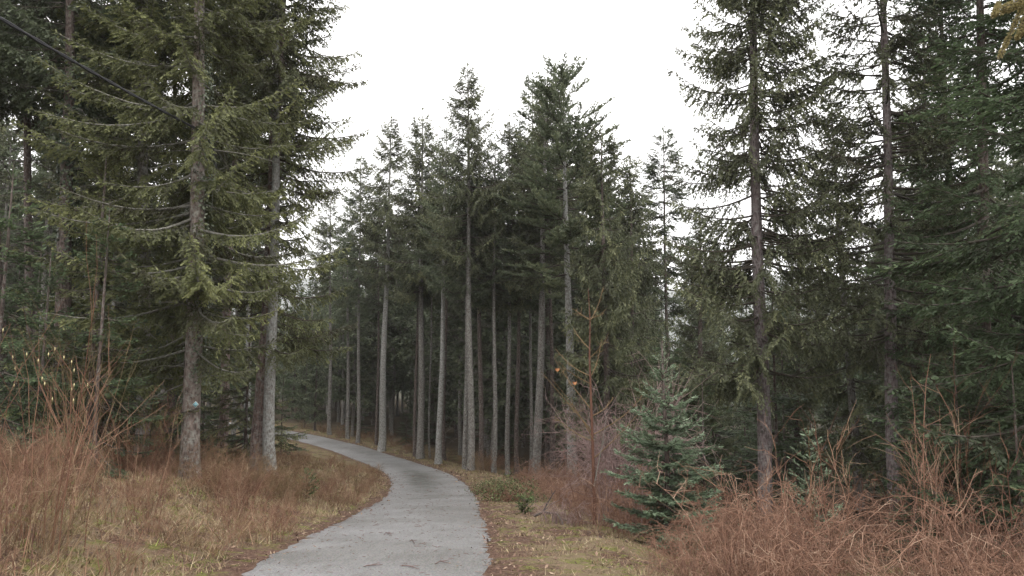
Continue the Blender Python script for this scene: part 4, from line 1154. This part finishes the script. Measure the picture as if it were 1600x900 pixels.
# ---- catkins / pale buds on the tall stems at the left
def catkins():
    rng = np.random.default_rng(12)
    Y = 7.2
    x0 = px2x(75, 800, Y)
    z0 = gz(x0, Y)
    o = np.array((x0, Y, z0))
    e = link('hazel_shrub', None, loc=o, label='tall hazel stems with small hanging pale catkins at the left edge', category='hazel shrub')
    link('stem', shrub_mesh('hazel_stem', 290, 18, 2.2, .9, TWIG_RED, r=.0055, fork=3, arch=.05, wild=.2), e)
    pts = [(5, 512), (20, 555), (22, 598), (42, 550), (24, 572), (66, 588), (70, 596), (86, 542), (82, 620), (76, 550), (100, 555), (112, 562), (116, 575), (116, 598), (137, 598), (112, 605), (115, 622), (60, 560)]
    V0 = np.array([(0, 0, 0), (.007, 0, -.02), (0, .007, -.02), (-.007, 0, -.02), (0, -.007, -.02), (0, 0, -.055)])
    F0 = [(0, 1, 2), (0, 2, 3), (0, 3, 4), (0, 4, 1), (5, 2, 1), (5, 3, 2), (5, 4, 3), (5, 1, 4)]
    me = mesh('catkin', V0, F0, BUD, tint=np.full(6, .5))
    for px, py in pts:
        p = at(px, py, Y + rng.uniform(-.3, .3))
        link('catkin', me, e, loc=p - o)
        # the twig it hangs from
        q = p - o
        P = np.array([[q, q + (rng.uniform(-.08, .08), 0, .04), q + (rng.uniform(-.2, .2), .1, -.25), q + (rng.uniform(-.3, .3), .15, -.7)]])
        link('twig', Acc().add(*tubes(P, np.array([[.0015, .002, .003, .004]]), 3), .6).mesh('hazel_twig', TWIG_RED), e)
catkins()

# ------------------------------------------------------------------ grass, litter, moss, twigs
def scatter(n, x0, x1, y0, y1, seed, ypow=1.6):
    r_ = np.random.default_rng(seed)
    y = y0 + (y1 - y0) * r_.uniform(0, 1, n) ** ypow
    x = r_.uniform(x0, x1, n)
    d_, _ = road_frame(x, y)
    return x, y, d_, r_
def blades(name, n, cond, x0, x1, y0, y1, H, W, mat, seed, lean=.6, tintf=None, clump=1.0):
    x, y, d_, r_ = scatter(n, x0, x1, y0, y1, seed)
    k = cond(x, y, d_); x, y, d_ = x[k], y[k], d_[k]
    n = len(x); z = ground(x, y)
    h = H * r_.uniform(.35, 1.2, n) * (1 + .4 * vnoise(x, y, 2.2, seed)); w = W * r_.uniform(.7, 1.4, n) * (1 + y / 22)
    a = r_.uniform(0, 6.28, n); le = lean * r_.uniform(.2, 1.5, n)
    b = np.stack([x, y, z - .01], -1); s = np.stack([np.cos(a), np.sin(a), 0 * a], -1) * w[:, None]
    la = a + 1.57 + r_.normal(0, .5, n)
    dr = norm(np.stack([np.cos(la) * le, np.sin(la) * le, np.full(n, .75)], -1))
    V = np.stack([b - s, b + s, b + dr * h[:, None]], 1)
    F = np.arange(n * 3).reshape(-1, 3)
    ti = tintf(x, y, d_, r_) if tintf else r_.uniform(0, 1, n)
    link(name, mesh(name, V, F, mat, tint=np.repeat(np.clip(ti, 0, 1), 3)), kind='stuff')
def c_left(x, y, d): return (d < -HALF - .12 - .38 * np.clip(vnoise(x, y, 1.7, 1) + .5, 0, 1.4)) & (d > -HALF - 9) & (vnoise(x, y, 1.1, 4) > -.55)
def c_right(x, y, d): return (d > HALF + .2 + .4 * vnoise(x, y, 1.7, 1)) & (d < HALF + 3.2) & (vnoise(x, y, 1.6, 4) > -.05)
blades('dry_grass', 210000, c_left, -13, -2, 4, 36, .15, .0030, GRASS, 1, lean=1.5, tintf=lambda x, y, d, r: .45 + .28 * vnoise(x, y, 1.3, 2) + r.normal(0, .16, len(x)))
blades('green_grass', 50000, lambda x, y, d: c_left(x, y, d) & (vnoise(x, y, .8, 7) > .0), -13, -2, 4, 36, .10, .0045, MOSS, 2, lean=.9)
blades('verge_grass', 110000, c_right, -3, 6, 5, 34, .075, .0030, GRASS, 3, lean=1.2, tintf=lambda x, y, d, r: .5 + .3 * vnoise(x, y, 1.9, 2) + r.normal(0, .2, len(x)))
blades('moss', 60000, lambda x, y, d: c_right(x, y, d) & (vnoise(x, y, 1.5, 9) > .25), -3, 6, 5, 34, .035, .0045, MOSS, 4, lean=1.4)
blades('far_verge_grass', 16000, lambda x, y, d: (d > HALF + .1) & (d < HALF + 2.2), -26, 4, 24, 60, .16, .006, GRASS, 5, lean=.9, tintf=lambda x, y, d, r: .62 + .3 * vnoise(x, y, 1.0, 2) + r.normal(0, .2, len(x)))
blades('straw', 26000, c_left, -13, -2, 4, 30, .26, .0032, GRASS, 11, lean=3.2, tintf=lambda x, y, d, r: r.normal(.68, .18, len(x)))
blades('dead_stalks', 9000, lambda x, y, d: c_left(x, y, d) & (vnoise(x, y, .9, 3) > -.2), -13, -2, 4, 30, .42, .0032, TWIG_RED, 12, lean=.6)
blades('verge_straw', 12000, c_right, -3, 6, 5, 30, .16, .0028, GRASS, 13, lean=3.0, tintf=lambda x, y, d, r: r.normal(.6, .22, len(x)))
def litter():
    x, y, d_, r_ = scatter(120000, -9, 6, 4.5, 34, 8, 1.7)
    a = np.abs(d_) - HALF
    k = (a > -.45) & (a < 6) & (r_.uniform(0, 1, len(x)) < np.where(a > 0, (np.exp(-np.clip(a, 0, 9) / 1.1) + .12) * np.clip(.65 + .7 * vnoise(x, y, 1.4, 6), .1, 1), .5 * np.exp(a / .09) + .03 + .25 * (vnoise(x, y, 1.2, 8) > .75) * np.exp(a / .25)))
    x, y = x[k], y[k]; n = len(x)
    z = ground(x, y) + r_.uniform(.012, .035, n) + np.where(a[k] < .03, .03, 0)
    c = np.stack([x, y, z], -1); D = norm(np.stack([*r_.normal(0, 1, (2, n)), r_.normal(0, .3, n)], -1)); S = norm(np.cross(D, np.stack([*r_.normal(0, .3, (2, n)), np.ones(n)], -1)))
    l = (.008 + .02 * r_.uniform(0, 1, n) ** 2)[:, None] * (1 + y[:, None] / 20); w = l * r_.uniform(.1, .5, (n, 1))
    V = np.stack([c - D * l, c + S * w, c + D * l, c - S * w], 1)
    F = (np.arange(n)[:, None, None] * 4 + np.array([(0, 1, 2), (0, 2, 3)])[None]).reshape(-1, 3)
    link('leaf_litter', mesh('leaf_litter', V, F, LITTER, tint=np.repeat(r_.uniform(0, .95, n), 4)), kind='stuff')
litter()
def road_bits():
    r_ = np.random.default_rng(21)
    n = 900
    y = 6 + 26 * r_.uniform(0, 1, n) ** 1.4
    cxx = np.interp(y, CLD[:, 1], CLD[:, 0]); zz = np.interp(y, CLD[:, 1], CLD[:, 2])
    u = r_.uniform(-1, 1, n); x = cxx + u * HALF * .97
    c = np.stack([x, y, zz + .024 - .02 * u * u], -1)
    a = r_.normal(0, .9, n); l = .010 + .045 * r_.uniform(0, 1, n) ** 5
    D = np.stack([np.cos(a), np.sin(a), 0 * a], -1) * l[:, None]
    P = np.stack([c - D, c + np.stack([0 * a, l * .25 * r_.normal(0, 1, n), .002 + 0 * a], -1), c + D], 1)
    link('road_debris', Acc().add(*tubes(P, (np.array([.0018, .0022, .0012])[None] * (1 + y[:, None] / 14)), 3), .3).mesh('road_debris', TWIG_PURPLE), kind='stuff')
    spots = [((568, 886), (598, 883), (575, 885), 'longest dark twig lying across the road near the bottom of the view'), ((628, 884), (655, 890), (640, 886), 'forked twig on the road, right of the longest twig'), ((680, 882), (702, 881), (688, 878), 'dark knobbly twig on the road toward its right edge'),
             ((640, 846), (648, 850), (644, 845), 'short twig on the road, farther up than the three biggest'), ((606, 834), (612, 838), (609, 834), 'small dark crumb of bark on the road left of centre'), ((600, 836), (607, 836), (603, 833), 'tiny forked twig on the road beside the crumb of bark')]
    for a_, b_, m_, lb in spots:
        def onroad(px, py):
            Y = 5.0
            for _ in range(60):
                z = np.interp(Y, CLD[:, 1], CLD[:, 2]) + .02
                Y = (z - EYE) / ratio(py) * .5 + Y * .5
            return np.array((px2x(px, py, Y), Y, z + .006))
        A, B, M = onroad(*a_), onroad(*b_), onroad(*m_)
        o = A.copy()
        acc = Acc().add(*tubes((np.array([A, M + (0, 0, .006), B]) - o)[None], np.array([[.005, .006, .003]]), 5), .2)
        acc.add(*tubes((np.array([M, M * .6 + B * .4 + (.02, .03, .01), B * .5 + M * .5 + (.04, .06, .008)]) - o)[None], np.array([[.004, .003, .002]]), 4), .2)
        link('fallen_twig', acc.mesh('fallen_twig', TWIG_PURPLE), loc=o, label=lb, category='twig')
road_bits()
print('TRIS', sum(len(m.polygons) for m in bpy.data.meshes), 'OBJ', len(bpy.data.objects))
for m in sorted(bpy.data.meshes, key=lambda m: -len(m.polygons))[:24]: print(m.name, len(m.polygons))
